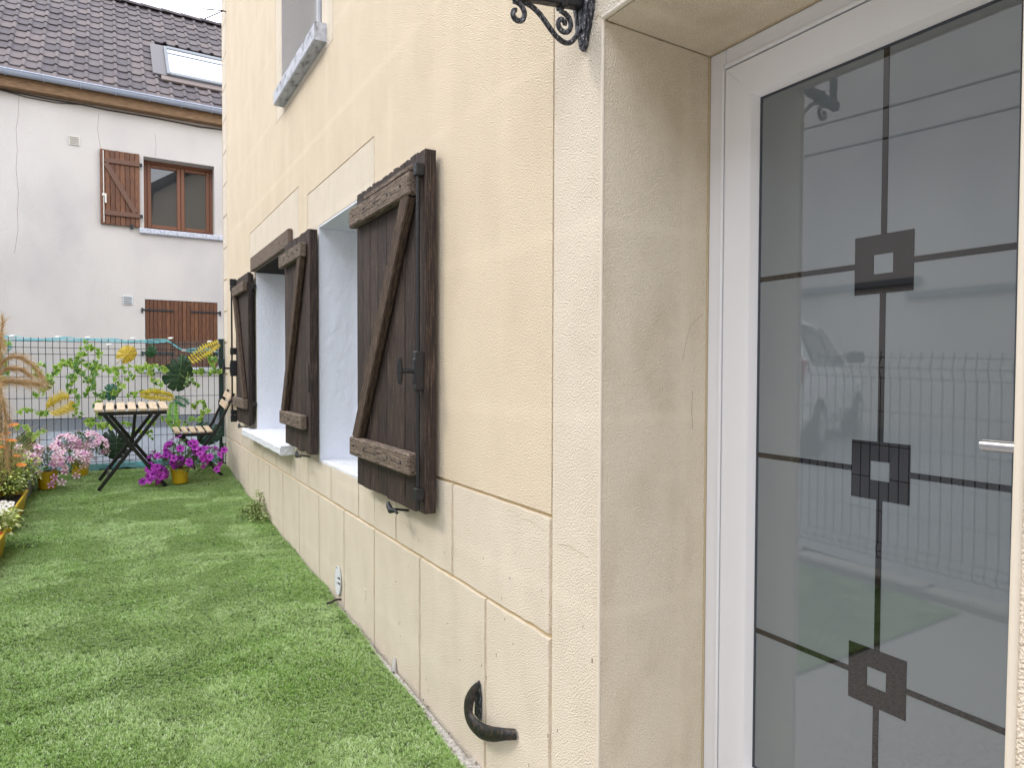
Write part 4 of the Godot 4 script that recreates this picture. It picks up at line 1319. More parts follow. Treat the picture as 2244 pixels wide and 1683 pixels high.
func build_ground() -> void:
	sheet("ground", [-150.0, -40.0, 40.0, 150.0], [-150.0, -40.0, 60.0, 150.0], func(_x, _s): return -0.45, M.asphalt)
	sheet("yard_slab", [-2.4, -1.2, 0.3, 1.2], frange(-8.8, 1.9, 12), func(_x, s): return gy(s) - 0.006, M.concrete)
	sheet("wall_footing_strip", [-0.3, -0.12, -0.011], frange(1.9, 7.6, 20), func(x, s): return gy(s) - 0.010 + 0.006 * sin(s * 13 + x * 9), M.concrete)
	var out := func(x: float, s: float) -> float:
		var t := maxf(smoothstep(-2.35, -3.9, x), smoothstep(7.55, 9.5, s))
		return lerpf(gy(s) + 0.02, 0.365, t)
	sheet("parking_lot", [-30.0, -8.6, -6.0, -4.6, -3.9, -3.4, -2.9, -2.5, -2.3], frange(-8.8, 7.62, 16), out, M.lot)
	sheet("back_alley", [-30.0, -8.0, -4.0, -2.3, 0.0, 8.0, 30.0], [7.62, 8.2, 8.8, 9.5, 11.2], out, M.paving)
	sheet("back_road", [-30.0, 0.0, 30.0], [11.2, 14.2], func(_x, _s): return 0.361, M.asphalt)
	# low concrete kerb under the side fence
	var st := sm()
	for i in 12:
		var s0 := lerpf(-2.0, 7.5, i / 12.0)
		var s1 := lerpf(-2.0, 7.5, (i + 1) / 12.0)
		cbox(st, P(fx(s0) - 0.1, gy(s0) - 0.2, s0 + 0.004), P(fx(s0) + 0.05, gy((s0 + s1) / 2) + 0.045, s1 - 0.004), 0.012)
	var k := obj("kerb", st, M.concrete)
	tag(k, "low pale concrete kerb under the side wire fence", "kerb")
	# turf sheet
	tn.seed = 5
	tn.frequency = 1.0
	tn.fractal_octaves = 2
	st = sm()
	var nx := 30
	var ns := 90
	for i in nx:
		for j in ns:
			var q := []
			for c in [[i, j], [i + 1, j], [i + 1, j + 1], [i, j + 1]]:
				var s := lerpf(1.72, 7.5, float(c[1]) / ns)
				var x := lerpf(fx(s) + 0.1, turf_edge(s), float(c[0]) / nx)
				q.append(P(x, turf_y(x, s) + 0.004, s))
			quad(st, q[0], q[1], q[2], q[3], Vector3.UP)
	obj("artificial_turf", st, M.turfback).set_meta("kind", "structure")
	build_grass()
	# stones along the strip
	st = sm()
	for i in 160:
		var s := 1.7 + pow(rng.randf(), 1.5) * 3.2
		var x := -rr(0.0, 0.085)
		var r := rr(0.0015, 0.0055)
		cbox(st, Vector3(-r, -r * 0.6, -r), Vector3(r, r * 0.7, r) * rr(0.7, 1.3), r * 0.5, Transform3D(Basis(Vector3(rr(-1, 1), 1, rr(-1, 1)).normalized(), rr(0, TAU)), P(x, gy(s) - 0.004, s)))
	stuff(tag(obj("gravel", st, M.pebble), "loose grit and small stones along the foot of the wall", "gravel"))

func fx(s: float) -> float:
	return lerpf(-2.2, -1.92, clampf(s / 7.5, -0.3, 1.0))

func turf_edge(s: float) -> float:
	var e := lerpf(-0.055, -0.012, clampf((s - 1.8) / 2.0, 0.0, 1.0))
	return e + 0.006 * sin(s * 9.0)

func build_grass() -> void:
	var st := sm()
	for k in 7:
		var a := TAU * k / 7.0 + rr(-0.3, 0.3)
		var base := Vector3(rr(-0.006, 0.006), 0, rr(-0.006, 0.006))
		var h := rr(0.006, 0.011)
		var lean := Vector3(cos(a), 0, sin(a)) * rr(0.004, 0.013) + Vector3(0.002, 0, 0.004)
		var side := Vector3(-sin(a), 0, cos(a)) * 0.00075
		var mid := base + lean * 0.4 + Vector3(0, h * 0.6, 0)
		var tip := base + lean + Vector3(0, h, 0)
		var n := (Vector3.UP * 0.7 + lean.normalized() * 0.5).normalized()
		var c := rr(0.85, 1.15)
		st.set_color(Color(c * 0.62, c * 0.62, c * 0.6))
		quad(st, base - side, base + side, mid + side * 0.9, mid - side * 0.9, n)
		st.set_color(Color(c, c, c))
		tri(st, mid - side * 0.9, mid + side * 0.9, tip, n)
	var mesh := st.commit()
	var n1 := FastNoiseLite.new()
	n1.seed = 3
	n1.frequency = 1.6
	n1.fractal_octaves = 3
	var n2 := FastNoiseLite.new()
	n2.seed = 9
	n2.frequency = 6.0
	var mm := MultiMesh.new()
	mm.transform_format = MultiMesh.TRANSFORM_3D
	mm.use_colors = true
	mm.mesh = mesh
	var count := 300000
	mm.instance_count = count
	var buf := PackedFloat32Array()
	buf.resize(count * 16)
	var i := 0
	while i < count:
		# a little denser near the viewer
		var s := 1.72 + 5.76 * pow(rng.randf(), 1.25)
		var x0 := fx(s) + 0.1
		var x := lerpf(x0, turf_edge(s), rng.randf()) + rr(-0.006, 0.006)
		# the strip of it outside the view is thinner
		var yaw := rng.randf() * TAU
		var a := n1.get_noise_2d(x, s * 0.8)
		var b := n2.get_noise_2d(x, s)
		var sc := 0.95 + 0.15 * b + rr(-0.2, 0.2)
		var lean := Basis(Vector3(n1.get_noise_2d(x + 40, s), 0, n1.get_noise_2d(x, s + 40)).normalized(), 0.18 + 0.22 * a)
		var B := (lean * Basis(Vector3.UP, yaw)).scaled(Vector3(1, 1, 1) * sc * 1.05)
		var p := P(x, turf_y(x, s) + 0.002, s)
		var t := clampf(0.52 + a * 0.6 + rr(-0.4, 0.4), 0, 1)
		var col := Color(0.25, 0.45, 0.06).lerp(Color(0.50, 0.68, 0.26), t)
		var w := rng.randf()
		if w > 0.93:
			col = Color(0.66, 0.78, 0.46)
		elif w < 0.12:
			col = Color(0.18, 0.34, 0.05)
		var o := i * 16
		buf[o] = B.x.x
		buf[o + 1] = B.y.x
		buf[o + 2] = B.z.x
		buf[o + 3] = p.x
		buf[o + 4] = B.x.y
		buf[o + 5] = B.y.y
		buf[o + 6] = B.z.y
		buf[o + 7] = p.y
		buf[o + 8] = B.x.z
		buf[o + 9] = B.y.z
		buf[o + 10] = B.z.z
		buf[o + 11] = p.z
		buf[o + 12] = col.r
		buf[o + 13] = col.g
		buf[o + 14] = col.b
		buf[o + 15] = 1.0
		i += 1
	mm.buffer = buf
	var g := MultiMeshInstance3D.new()
	g.multimesh = mm
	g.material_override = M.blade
	g.name = numbered("turf_blades")
	add_child(g)
	stuff(tag(g, "green artificial grass covering the yard between wall and fence", "grass"))

# ------------------------------------------------------------------ fences
func build_fences() -> void:
	var yb := gy(7.5)
	# back fence
	var f := thing("wire_fence", "dark green wire panel fence with leaves tied on, across the end of the yard", "fence", P(0, 0, 7.5))
	var x0 := -1.87
	var x1 := -0.045
	wire_panel(f, Vector3(x0, yb + 0.03, 0), Vector3(x1, yb + 0.03, 0), 1.25)
	for x in [x1 + 0.012, x0 - 0.02]:
		var st := sm()
		cbox(st, Vector3(x - 0.022, yb - 0.1, -0.035), Vector3(x + 0.022, 1.56, 0.025), 0.004)
		cbox(st, Vector3(x - 0.026, 1.555, -0.039), Vector3(x + 0.026, 1.572, 0.029), 0.004)
		var p := obj("post", st, M.post, f)
		for y in [yb + 0.12, 0.9, 1.33]:
			box("fixing_collar", Vector3(x - 0.028, y - 0.035, -0.041), Vector3(x + 0.028, y + 0.035, 0.031), 0.004, M.post, p)
		if x > -1:
			box("foot_plate", Vector3(x - 0.045, yb - 0.01, -0.06), Vector3(x + 0.045, yb + 0.012, 0.05), 0.004, M.post, p)
	# side fence
	f = thing("wire_fence", "wire panel fence along the left edge of the yard, reflected in the door", "fence", P(0, 0, 0))
	var k := 0
	var ss := [-1.6, 0.9, 3.4, 5.9, 7.5]
	for i in ss.size() - 1:
		var a: float = ss[i]
		var b: float = ss[i + 1]
		wire_panel(f, P(fx(a), gy(a) + 0.12, a + 0.03), P(fx(b), gy(b) + 0.12, b - 0.03), 1.24)
	for s in ss:
		if s < 7.4:
			var st := sm()
			cbox(st, P(fx(s) - 0.03, gy(s) - 0.1, s - 0.022), P(fx(s) + 0.03, gy(s) + 1.4, s + 0.022), 0.004)
			obj("post", st, M.post, f)

func wire_panel(f: Node3D, a: Vector3, b: Vector3, h: float) -> void:
	var st := sm()
	var L := a.distance_to(b)
	var n := int(round(L / 0.0555))
	var d := (b - a) / n
	var out := (b - a).cross(Vector3.UP).normalized()
	var ys := [0.0, 0.05, 0.10, 0.12 + 0.195, 0.51, 0.70, 0.895, h - 0.16, h - 0.098, h - 0.035]
	var fold := [0.0, 0.025, 0.0, 0.0, 0.0, 0.0, 0.0, 0.0, 0.028, 0.0]
	ys = [0.02, 0.065, 0.11, 0.2975, 0.49, 0.685, 0.885, h - 0.155, h - 0.095, h - 0.035]
	for i in n + 1:
		var p := a + d * i
		var pts := []
		for j in ys.size():
			pts.append(p + Vector3(0, ys[j], 0) + out * fold[j])
		pts.append(p + Vector3(0, h, 0))
		tube(st, pts, 0.0027, 5)
	for j in ys.size():
		tube(st, [a + Vector3(0, ys[j], 0) + out * (fold[j] + 0.005), b + Vector3(0, ys[j], 0) + out * (fold[j] + 0.005)], 0.0026, 5)
	stuff(obj("wire_mesh", st, M.wire, f))

func build_net() -> void:
	var yb := gy(7.5)
	var t := thing("windbreak_net", "thin bluish green net tied behind the back fence", "net", P(0, 0, 7.56))
	# fabric, slightly rippled
	var st := sm()
	var nx := 40
	var top := func(x: float) -> float:
		var y := 1.545 + 0.006 * sin(x * 9)
		if x > -0.52:
			var k := clampf((x + 0.52) / 0.13, 0, 1)
			y = lerpf(y, 1.45, k)
			if x > -0.39:
				y = lerpf(1.45, 1.475, clampf((x + 0.39) / 0.2, 0, 1))
			if x > -0.15:
				y = lerpf(1.475, 1.43, clampf((x + 0.15) / 0.12, 0, 1))
		return y
	for i in nx:
		var xa := lerpf(-1.86, -0.03, float(i) / nx)
		var xb := lerpf(-1.86, -0.03, float(i + 1) / nx)
		for j in 8:
			var q := []
			for c in [[xa, j], [xb, j], [xb, j + 1], [xa, j + 1]]:
				var y: float = lerpf(yb + 0.03, 1.545 if c[0] < -0.3 else 1.55, c[1] / 8.0)
				q.append(Vector3(c[0], y, 0.010 * sin(c[0] * 17 + c[1]) + 0.006 * sin(c[0] * 41)))
			quad(st, q[0], q[1], q[2], q[3], Vector3.BACK)
	obj("net_fabric", st, M.netf, t)
	# crumpled bright hem along the top and the bottom
	for e in [0, 1]:
		st = sm()
		for layer in (3 if e == 0 else 4):
			var prev := []
			for i in 61:
				var x := lerpf(-1.86, -0.05 if e == 0 else -0.06, i / 60.0)
				var yc: float = top.call(x) if e == 0 else yb + 0.035
				var hh := (0.011 if e == 0 else 0.028) * (0.7 + 0.5 * sin(i * 0.9 + layer * 2.0))
				yc += (0.010 if e == 0 else 0.014) * sin(i * 0.5 + layer * 1.7) - layer * (0.008 if e == 0 else -0.010)
				var z := 0.012 + 0.008 * sin(i * 1.3 + layer) + layer * 0.006 + (0.03 if e == 1 else 0.0) * layer * 0.5
				var cur := [Vector3(x, yc - hh, z + 0.004), Vector3(x, yc + hh * 0.6, z)]
				if i > 0:
					quad(st, prev[0], cur[0], cur[1], prev[1], Vector3.BACK)
				prev = cur
		obj("net_hem", st, M.hem, t)
	# scraps of net on the left post
	st = sm()
	for i in 7:
		var a := Vector3(-1.85 + rr(-0.04, 0.03), 1.5 - i * 0.055, 0.05 + rr(0, 0.05))
		tube(st, [a, a + Vector3(rr(-0.02, 0.03), -0.05, rr(0, 0.02)), a + Vector3(rr(-0.04, 0.02), -0.11, 0)], [0.012, 0.016, 0.004], 6, Vector3.BACK, 0.4)
	obj("net_bunch", st, M.hem, t)
	# white pegs
	var cp := [[-1.79, 1.55], [-1.45, 1.552], [-1.21, 1.553], [-1.04, 1.49], [-0.84, 1.553], [-0.51, 1.565], [-0.39, 1.445], [-0.15, 1.54], [-0.11, 1.44]]
	for i in cp.size():
		var ordinal := ["first", "second", "third", "fourth", "fifth", "sixth", "seventh", "eighth", "ninth"]
		var c := thing("net_clip", "white plastic clip on the fence net, %s from the left end" % ordinal[i], "clip", P(cp[i][0], cp[i][1], 7.475), 0.0, "white clips along the top of the net")
		st = sm()
		cbox(st, Vector3(-0.02, -0.008, -0.01), Vector3(0.02, 0.008, 0.01), 0.005)
		obj("jaw", st, M.clip, c)
		st = sm()
		cbox(st, Vector3(-0.008, 0.004, -0.012), Vector3(0.03, 0.013, 0.006), 0.003)
		obj("tab", st, M.clip, c)

# ------------------------------------------------------------------ leaves
func blade_leaf(st: SurfaceTool, base: Vector3, dir: Vector3, up: Vector3, l: float, w: float, c0: Color, c1: Color, droop := 0.2) -> void:
	var x := dir.cross(up).normalized()
	var mid := base + dir * l * 0.45 + up * l * 0.06
	var tip := base + dir * l - up * l * droop
	var fold := up * w * 0.25
	st.set_color(c0)
	tri(st, base, mid - x * w / 2 + fold, mid)
	tri(st, base, mid, mid + x * w / 2 + fold)
	st.set_color(c1)
	tri(st, mid - x * w / 2 + fold, tip, mid)
	tri(st, mid, tip, mid + x * w / 2 + fold)

func ivy_leaf(c0: Color, c1: Color) -> ArrayMesh:
	var st := sm()
	var out := [Vector2(0, -0.002), Vector2(0.42, -0.2), Vector2(0.55, 0.12), Vector2(0.36, 0.36), Vector2(0.30, 0.62), Vector2(0.0, 1.0), Vector2(-0.30, 0.62), Vector2(-0.36, 0.36), Vector2(-0.55, 0.12), Vector2(-0.42, -0.2)]
	var mid := Vector3(0, 0.32, 0.10)
	for i in out.size():
		var a: Vector2 = out[i]
		var b: Vector2 = out[(i + 1) % out.size()]
		var va := Vector3(a.x, a.y, 0.0 if absf(a.x) > 0.1 else 0.06)
		var vb := Vector3(b.x, b.y, 0.0 if absf(b.x) > 0.1 else 0.06)
		# pale rim outside, darker heart inside
		var ma := mid.lerp(va, 0.72)
		var mb := mid.lerp(vb, 0.72)
		st.set_color(c1)
		quad(st, ma, mb, vb, va, Vector3.BACK)
		st.set_color(c0)
		tri(st, mid, ma, mb, Vector3.BACK)
	st.set_color(Color(0.2, 0.3, 0.08))
	tri(st, Vector3(-0.02, -0.25, 0), Vector3(0.02, -0.25, 0), Vector3(0, 0.05, 0.06), Vector3.BACK)
	return st.commit()

func catmull(pts: Array, n: int) -> Array:
	var out := []
	for i in pts.size() - 1:
		var p0: Vector3 = pts[maxi(i - 1, 0)]
		var p1: Vector3 = pts[i]
		var p2: Vector3 = pts[i + 1]
		var p3: Vector3 = pts[mini(i + 2, pts.size() - 1)]
		for k in n:
			out.append(p1.cubic_interpolate(p2, p0, p3, float(k) / n))
	out.append(pts[-1])
	return out

func build_ivy() -> void:
	var lm := [ivy_leaf(Color(0.12, 0.27, 0.03), Color(0.36, 0.52, 0.07)), ivy_leaf(Color(0.06, 0.17, 0.03), Color(0.20, 0.34, 0.05)), ivy_leaf(Color(0.24, 0.42, 0.05), Color(0.46, 0.60, 0.14)), ivy_leaf(Color(0.05, 0.14, 0.04), Color(0.42, 0.52, 0.22))]
	var G := [
		["ivy garland curving down the left end of the back fence", [[[-1.21, 1.51], [-1.25, 1.42], [-1.32, 1.36], [-1.4, 1.33], [-1.46, 1.26], [-1.48, 1.18], [-1.51, 1.12], [-1.57, 1.05], [-1.61, 1.01]], [[-1.2, 1.46], [-1.13, 1.44], [-1.11, 1.39]]]],
		["dense dark ivy garland under the top wire, left of the yellow leaf", [[[-1.4, 1.33], [-1.33, 1.3], [-1.28, 1.33], [-1.21, 1.33], [-1.14, 1.31], [-1.24, 1.23], [-1.22, 1.13], [-1.21, 1.03]]]],
		["ivy garland hanging in two strands above the yellow palm leaf", [[[-1.31, 1.3], [-1.33, 1.2], [-1.35, 1.1], [-1.31, 1.01], [-1.3, 0.91], [-1.3, 0.8]], [[-1.18, 1.26], [-1.15, 1.2], [-1.17, 1.1], [-1.13, 0.99], [-1.14, 0.89], [-1.14, 0.79]]]],
		["long horizontal ivy garland across the middle of the fence below the closed shutters", [[[-1.12, 1.29], [-1.01, 1.26], [-0.93, 1.26], [-0.83, 1.28], [-0.76, 1.28], [-0.68, 1.3], [-0.6, 1.26], [-0.52, 1.26], [-0.44, 1.25]], [[-1.01, 1.26], [-0.96, 1.18], [-0.94, 1.09], [-1.0, 1.05], [-1.1, 1.01]], [[-0.68, 1.3], [-0.66, 1.19], [-0.62, 1.12]], [[-0.86, 1.25], [-0.87, 1.14]], [[-0.60, 1.05], [-0.68, 1.05], [-0.78, 1.02], [-0.88, 1.0]]]],
		["short ivy garland at the upper right beside the fence post", [[[-0.15, 1.41], [-0.12, 1.32], [-0.08, 1.23], [-0.22, 1.24], [-0.3, 1.25]]]],
		["ivy strand trailing below the large dark green leaf", [[[-0.43, 1.26], [-0.36, 1.18], [-0.32, 1.12], [-0.24, 1.07]]]],
		["ivy garland low on the left fence behind the pink flowers", [[[-1.74, 0.88], [-1.69, 0.88], [-1.65, 0.89], [-1.58, 0.86], [-1.54, 0.87], [-1.49, 0.84]], [[-1.74, 0.76], [-1.64, 0.66], [-1.57, 0.69]]]],
		["ivy garland low on the fence behind the folding table", [[[-1.26, 0.75], [-1.18, 0.76], [-1.1, 0.72], [-1.04, 0.74], [-0.95, 0.72], [-0.86, 0.73]], [[-0.82, 0.64], [-0.73, 0.64], [-0.68, 0.57]]]],
		["ivy garland low on the fence between table and chair", [[[-0.71, 0.72], [-0.62, 0.76], [-0.53, 0.75], [-0.46, 0.72], [-0.38, 0.72], [-0.3, 0.74], [-0.22, 0.76]], [[-0.32, 0.9], [-0.22, 0.92], [-0.19, 0.87], [-0.2, 0.79]]]],
	]
	for gi in G.size():
		var g: Array = G[gi]
		var t := thing("ivy_garland", g[0], "ivy garland", P(0, 0, 7.465), 0.0, "artificial ivy garlands on the back fence")
		var st := sm()
		for line in g[1]:
			var pts := []
			for p in line:
				pts.append(Vector3(p[0], p[1], rr(0.0, 0.02)))
			var c := catmull(pts, 5)
			tube(st, c, 0.0022, 4)
			var length := 0.0
			for i in c.size() - 1:
				length += c[i].distance_to(c[i + 1])
			var n := int(length / 0.019)
			for i in n:
				var k := int(float(i) / n * (c.size() - 1))
				var p: Vector3 = c[k].lerp(c[k + 1], rng.randf())
				var pick := rng.randf()
				var v := 0
				if gi == 1 or gi == 2:
					v = 1 if pick < 0.5 else (3 if pick < 0.62 else 0)
				elif gi == 5:
					v = 3 if pick < 0.6 else 0
				else:
					v = 0 if pick < 0.55 else (2 if pick < 0.8 else (1 if pick < 0.92 else 3))
				var lf := put("leaf", lm[v], M.leafc, t)
				var sz := rr(0.030, 0.060)
				var roll := rr(-0.8, 0.8) + PI
				lf.transform = Transform3D(Basis.from_euler(Vector3(rr(-0.5, 0.3), rr(-0.7, 0.7), roll)).scaled(Vector3.ONE * sz), p + Vector3(rr(-0.030, 0.030), rr(-0.022, 0.024), rr(0.006, 0.035)))
		obj("vine", st, M.stem, t)

func monstera(called: String, label: String, at: Vector3, size: Vector2, roll: float, tilt: Vector3, c: Color, vein: Color, slits: int, round_top := false) -> void:
	var t := thing(called, label, "artificial leaf", at)
	t.transform = Transform3D(Basis.from_euler(Vector3(tilt.x, tilt.y, roll)), at)
	# heart shape: whole heart inside, lobes with slits between them outside
	var rim := func(th: float) -> float:
		return 0.5 * (0.80 + 0.20 * sin(th) + 0.14 * exp(-pow((th - 0.55) / 0.35, 2.0)) + 0.10 * exp(-pow((th - PI) / 0.25, 2.0)) - 0.5 * exp(-pow(th / 0.22, 2.0)))
	var at_r := func(th: float, r: float, sd: float) -> Vector3:
		var x: float = sin(th) * r * sd
		var y: float = cos(th) * r
		return Vector3(x * size.x, y * size.y, 0.05 * size.x - 0.7 * x * x * size.x - 0.3 * size.y * y * y + 0.012 * sin(th * 9.0) * r)
	var st := sm()
	for sd in [-1.0, 1.0]:
		for i in slits:
			var t0 := lerpf(0.02, PI, float(i) / slits)
			var t1 := lerpf(0.02, PI, float(i + 1) / slits)
			var gap := 0.0 if slits <= 3 else (0.012 if c.r > 0.3 else 0.045)
			var steps := 5
			for k in steps:
				var u0 := lerpf(t0, t1, float(k) / steps)
				var u1 := lerpf(t0, t1, float(k + 1) / steps)
				st.set_color(c * rr(0.85, 1.15))
				var r0: float = rim.call(u0) * 0.62
				var r1: float = rim.call(u1) * 0.62
				tri(st, Vector3(0, 0, 0.05 * size.x), at_r.call(u0, r0, sd), at_r.call(u1, r1, sd), Vector3.BACK)
				var w0 := lerpf(t0 + gap, t1 - gap, float(k) / steps)
				var w1 := lerpf(t0 + gap, t1 - gap, float(k + 1) / steps)
				var e0: float = rim.call(w0) * (0.93 if k == 0 else 1.0)
				var e1: float = rim.call(w1) * (0.93 if k == steps - 1 else 1.0)
				quad(st, at_r.call(u0, r0, sd), at_r.call(w0, e0, sd), at_r.call(w1, e1, sd), at_r.call(u1, r1, sd), Vector3.BACK)
	obj("leaf_blade", st, M.leafc, t)
	st = sm()
	st.set_color(vein)
	tube(st, [Vector3(0, 0.62 * size.y, -0.03), Vector3(0, 0.3 * size.y, 0.04 * size.x), Vector3(0, 0, 0.056 * size.x), Vector3(0, -0.45 * size.y, 0.0)], [0.004, 0.004, 0.003, 0.001], 5)
	for k in 4:
		for sd in [-1, 1]:
			var y := 0.2 - 0.15 * k
			tube(st, [Vector3(0, y * size.y, 0.054 * size.x), Vector3(sd * 0.33 * size.x, (y - 0.1) * size.y, 0.02 * size.x - 0.02 * size.y)], [0.002, 0.0008], 4)
	obj("midrib", st, M.leafc, t)

func frond(called: String, label: String, a: Vector3, b: Vector3, sag: Vector3, pairs: int, ll: float, lw: float, c0: Color, c1: Color, sweep := 0.6) -> void:
	var t := thing(called, label, "artificial leaf", a)
	var e := b - a
	var pts := []
	for i in 13:
		var k := i / 12.0
		pts.append(e * k + sag * sin(PI * k))
	var st := sm()
	st.set_color(c0)
	tube(st, pts, [0.004, 0.004, 0.004, 0.0035, 0.0035, 0.003, 0.003, 0.0025, 0.0025, 0.002, 0.002, 0.0015, 0.001], 5)
	obj("rachis", st, M.leafc, t)
	st = sm()
	for i in pairs:
		var k := 0.1 + 0.9 * i / pairs
		var p: Vector3 = pts[int(k * 12)].lerp(pts[mini(int(k * 12) + 1, 12)], fmod(k * 12, 1.0))
		var d: Vector3 = (pts[mini(int(k * 12) + 1, 12)] - pts[int(k * 12)]).normalized()
		var side := d.cross(Vector3.BACK).normalized()
		for sd in [-1.0, 1.0]:
			var dir: Vector3 = (side * sd + d * sweep + Vector3(0, 0, rr(0.0, 0.5))).normalized()
			var l := ll * (0.35 + 0.85 * sin(PI * (0.12 + 0.82 * k))) * rr(0.9, 1.1)
			blade_leaf(st, p, dir, Vector3.BACK, l, lw * rr(0.85, 1.15), c0.lerp(c1, rng.randf()), c1.lerp(c0, rng.randf() * 0.6), 0.1)
	stuff(obj("leaflets", st, M.leafc, t))

func build_big_leaves() -> void:
	var z := 7.45
	var dark := Color(0.018, 0.055, 0.022)
	var veind := Color(0.10, 0.20, 0.08)
	var yel := Color(0.62, 0.46, 0.05)
	monstera("monstera_leaf", "large glossy dark green split leaf on the fence above the chair", P(-0.44, 1.185, z - 0.02), Vector2(0.29, 0.36), -0.15, Vector3(0.15, 0.1, 0), dark, veind, 4)
	monstera("monstera_leaf", "dark green upper leaf just above the largest split leaf", P(-0.40, 1.30, z + 0.004), Vector2(0.2, 0.17), 1.1, Vector3(0.1, -0.2, 0), Color(0.022, 0.07, 0.03), veind, 3)
	monstera("monstera_leaf", "small teal green split leaf above the left end of the table", P(-1.02, 1.03, z), Vector2(0.17, 0.15), 1.35, Vector3(0.1, 0.2, 0), Color(0.04, 0.15, 0.09), Color(0.16, 0.32, 0.2), 5)
	monstera("monstera_leaf", "very dark big leaf low on the fence behind the table legs", P(-0.985, 0.525, z - 0.01), Vector2(0.27, 0.33), -0.05, Vector3(-0.05, 0.1, 0), Color(0.014, 0.04, 0.022), Color(0.09, 0.16, 0.08), 5)
	monstera("monstera_leaf", "green split leaf at the lower left behind the pink flowers", P(-1.69, 0.585, z), Vector2(0.18, 0.16), 1.9, Vector3(0.1, 0.2, 0), Color(0.02, 0.09, 0.03), Color(0.12, 0.25, 0.08), 5)
	monstera("monstera_leaf", "dark leaf low on the fence behind the chair", P(-0.15, 0.58, z - 0.02), Vector2(0.27, 0.23), 0.5, Vector3(-0.2, -0.2, 0), Color(0.016, 0.048, 0.03), Color(0.08, 0.17, 0.1), 4)
	monstera("monstera_leaf", "pale backed leaf standing up behind the chair seat", P(-0.22, 0.67, z + 0.01), Vector2(0.13, 0.14), -0.5, Vector3(-0.3, -0.2, 0), Color(0.05, 0.11, 0.085), Color(0.12, 0.2, 0.15), 3)
	monstera("monstera_leaf", "small crinkled dark green leaf in front of the closed shutters", P(-0.68, 1.43, z), Vector2(0.13, 0.11), 1.2, Vector3(0.2, 0, 0), Color(0.02, 0.09, 0.03), Color(0.06, 0.16, 0.06), 5)
	monstera("monstera_leaf", "bright yellow split leaf near the top of the fence", P(-0.885, 1.40, z - 0.01), Vector2(0.16, 0.21), 2.4, Vector3(0.1, 0.1, 0), yel, Color(0.72, 0.56, 0.12), 9)
	frond("palm_frond", "yellow palm frond with narrow leaflets left of the table", P(-1.545, 0.855, z), P(-1.35, 0.97, z), Vector3(0, 0.0, 0.02), 13, 0.125, 0.022, Color(0.60, 0.44, 0.05), Color(0.70, 0.56, 0.10), 0.5)
	frond("fern_frond", "yellow fern frond rising to the post at the top right of the fence", P(-0.36, 1.32, z), P(-0.05, 1.53, z), Vector3(0.01, 0.02, 0.02), 13, 0.065, 0.024, Color(0.64, 0.50, 0.04), Color(0.72, 0.60, 0.10), 0.15)
	frond("fern_frond", "yellow fern frond lying level above the table's right end", P(-0.46, 0.955, z - 0.02), P(-0.78, 1.005, z - 0.02), Vector3(0, 0.02, 0.03), 26, 0.058, 0.020, Color(0.60, 0.42, 0.03), Color(0.62, 0.55, 0.06), 0.4)
	frond("fern_frond", "bright green fern frond hanging down left of the chair", P(-0.48, 0.95, z), P(-0.45, 0.60, z), Vector3(-0.03, 0.0, 0.02), 24, 0.055, 0.020, Color(0.14, 0.42, 0.05), Color(0.32, 0.58, 0.09), 0.2)
	frond("fern_frond", "short dark green fern frond pointing right beside the hanging one", P(-0.49, 0.95, z - 0.01), P(-0.36, 0.885, z - 0.03), Vector3(0.0, 0.02, 0.02), 9, 0.06, 0.018, Color(0.03, 0.13, 0.05), Color(0.05, 0.2, 0.08), 0.5)

# ------------------------------------------------------------------ furniture
func build_table() -> void:
	var yg := gy(6.85) + 0.015
	var t := thing("folding_table", "small folding garden table with pale slats and crossed black legs", "table", P(-0.865, yg, 6.82))
	t.rotation.x = deg_to_rad(4.6)
	# local x across (0.52), z depth (0.5), height 0.705
	var h := 0.705
	for i in 7:
		var x := -0.247 + i * 0.0823
		var st := sm()
		cbox(st, Vector3(x - 0.031, h - 0.022, -0.235), Vector3(x + 0.031, h, 0.25), 0.004)
		obj("slat", st, M.slat, t)
	var st2 := sm()
	for z in [-0.215, 0.225]:
		cbox(st2, Vector3(-0.25, h - 0.055, z - 0.012), Vector3(0.262, h - 0.0225, z + 0.012), 0.003)
	for x in [-0.2, 0.2]:
		cbox(st2, Vector3(x - 0.01, h - 0.05, -0.203), Vector3(x + 0.01, h - 0.024, 0.213), 0.002)
	obj("top_frame", st2, M.blackmetal, t)
	# two pairs of crossed legs: one pair front, one back
	for z in [-0.19, 0.2]:
		for d in [-1.0, 1.0]:
			var st := sm()
			var zz: float = z + d * 0.011
			bar(st, Vector3(d * 0.255, 0.0, zz), Vector3(-d * 0.205, h - 0.05, zz), 0.03, 0.016, Vector3.RIGHT, 0.003)
			obj("leg", st, M.blackmetal, t)
	var st3 := sm()
	for d in [-1.0, 1.0]:
		for y in [0.1]:
			var x: float = d * (0.255 - 0.46 * y / 0.655)
			tube(st3, [Vector3(x, y, -0.19), Vector3(x, y, 0.2)], 0.008, 6)
	tube(st3, [Vector3(0.0, 0.335, -0.2), Vector3(0.0, 0.335, 0.212)], 0.008, 6)
	obj("cross_rod", st3, M.blackmetal, t)
	# folding stay
	st3 = sm()
	bar(st3, Vector3(0.0, 0.335, 0.0), Vector3(0.03, h - 0.03, 0.0), 0.026, 0.012, Vector3.RIGHT, 0.003)
	obj("stay", st3, M.blackmetal, t)

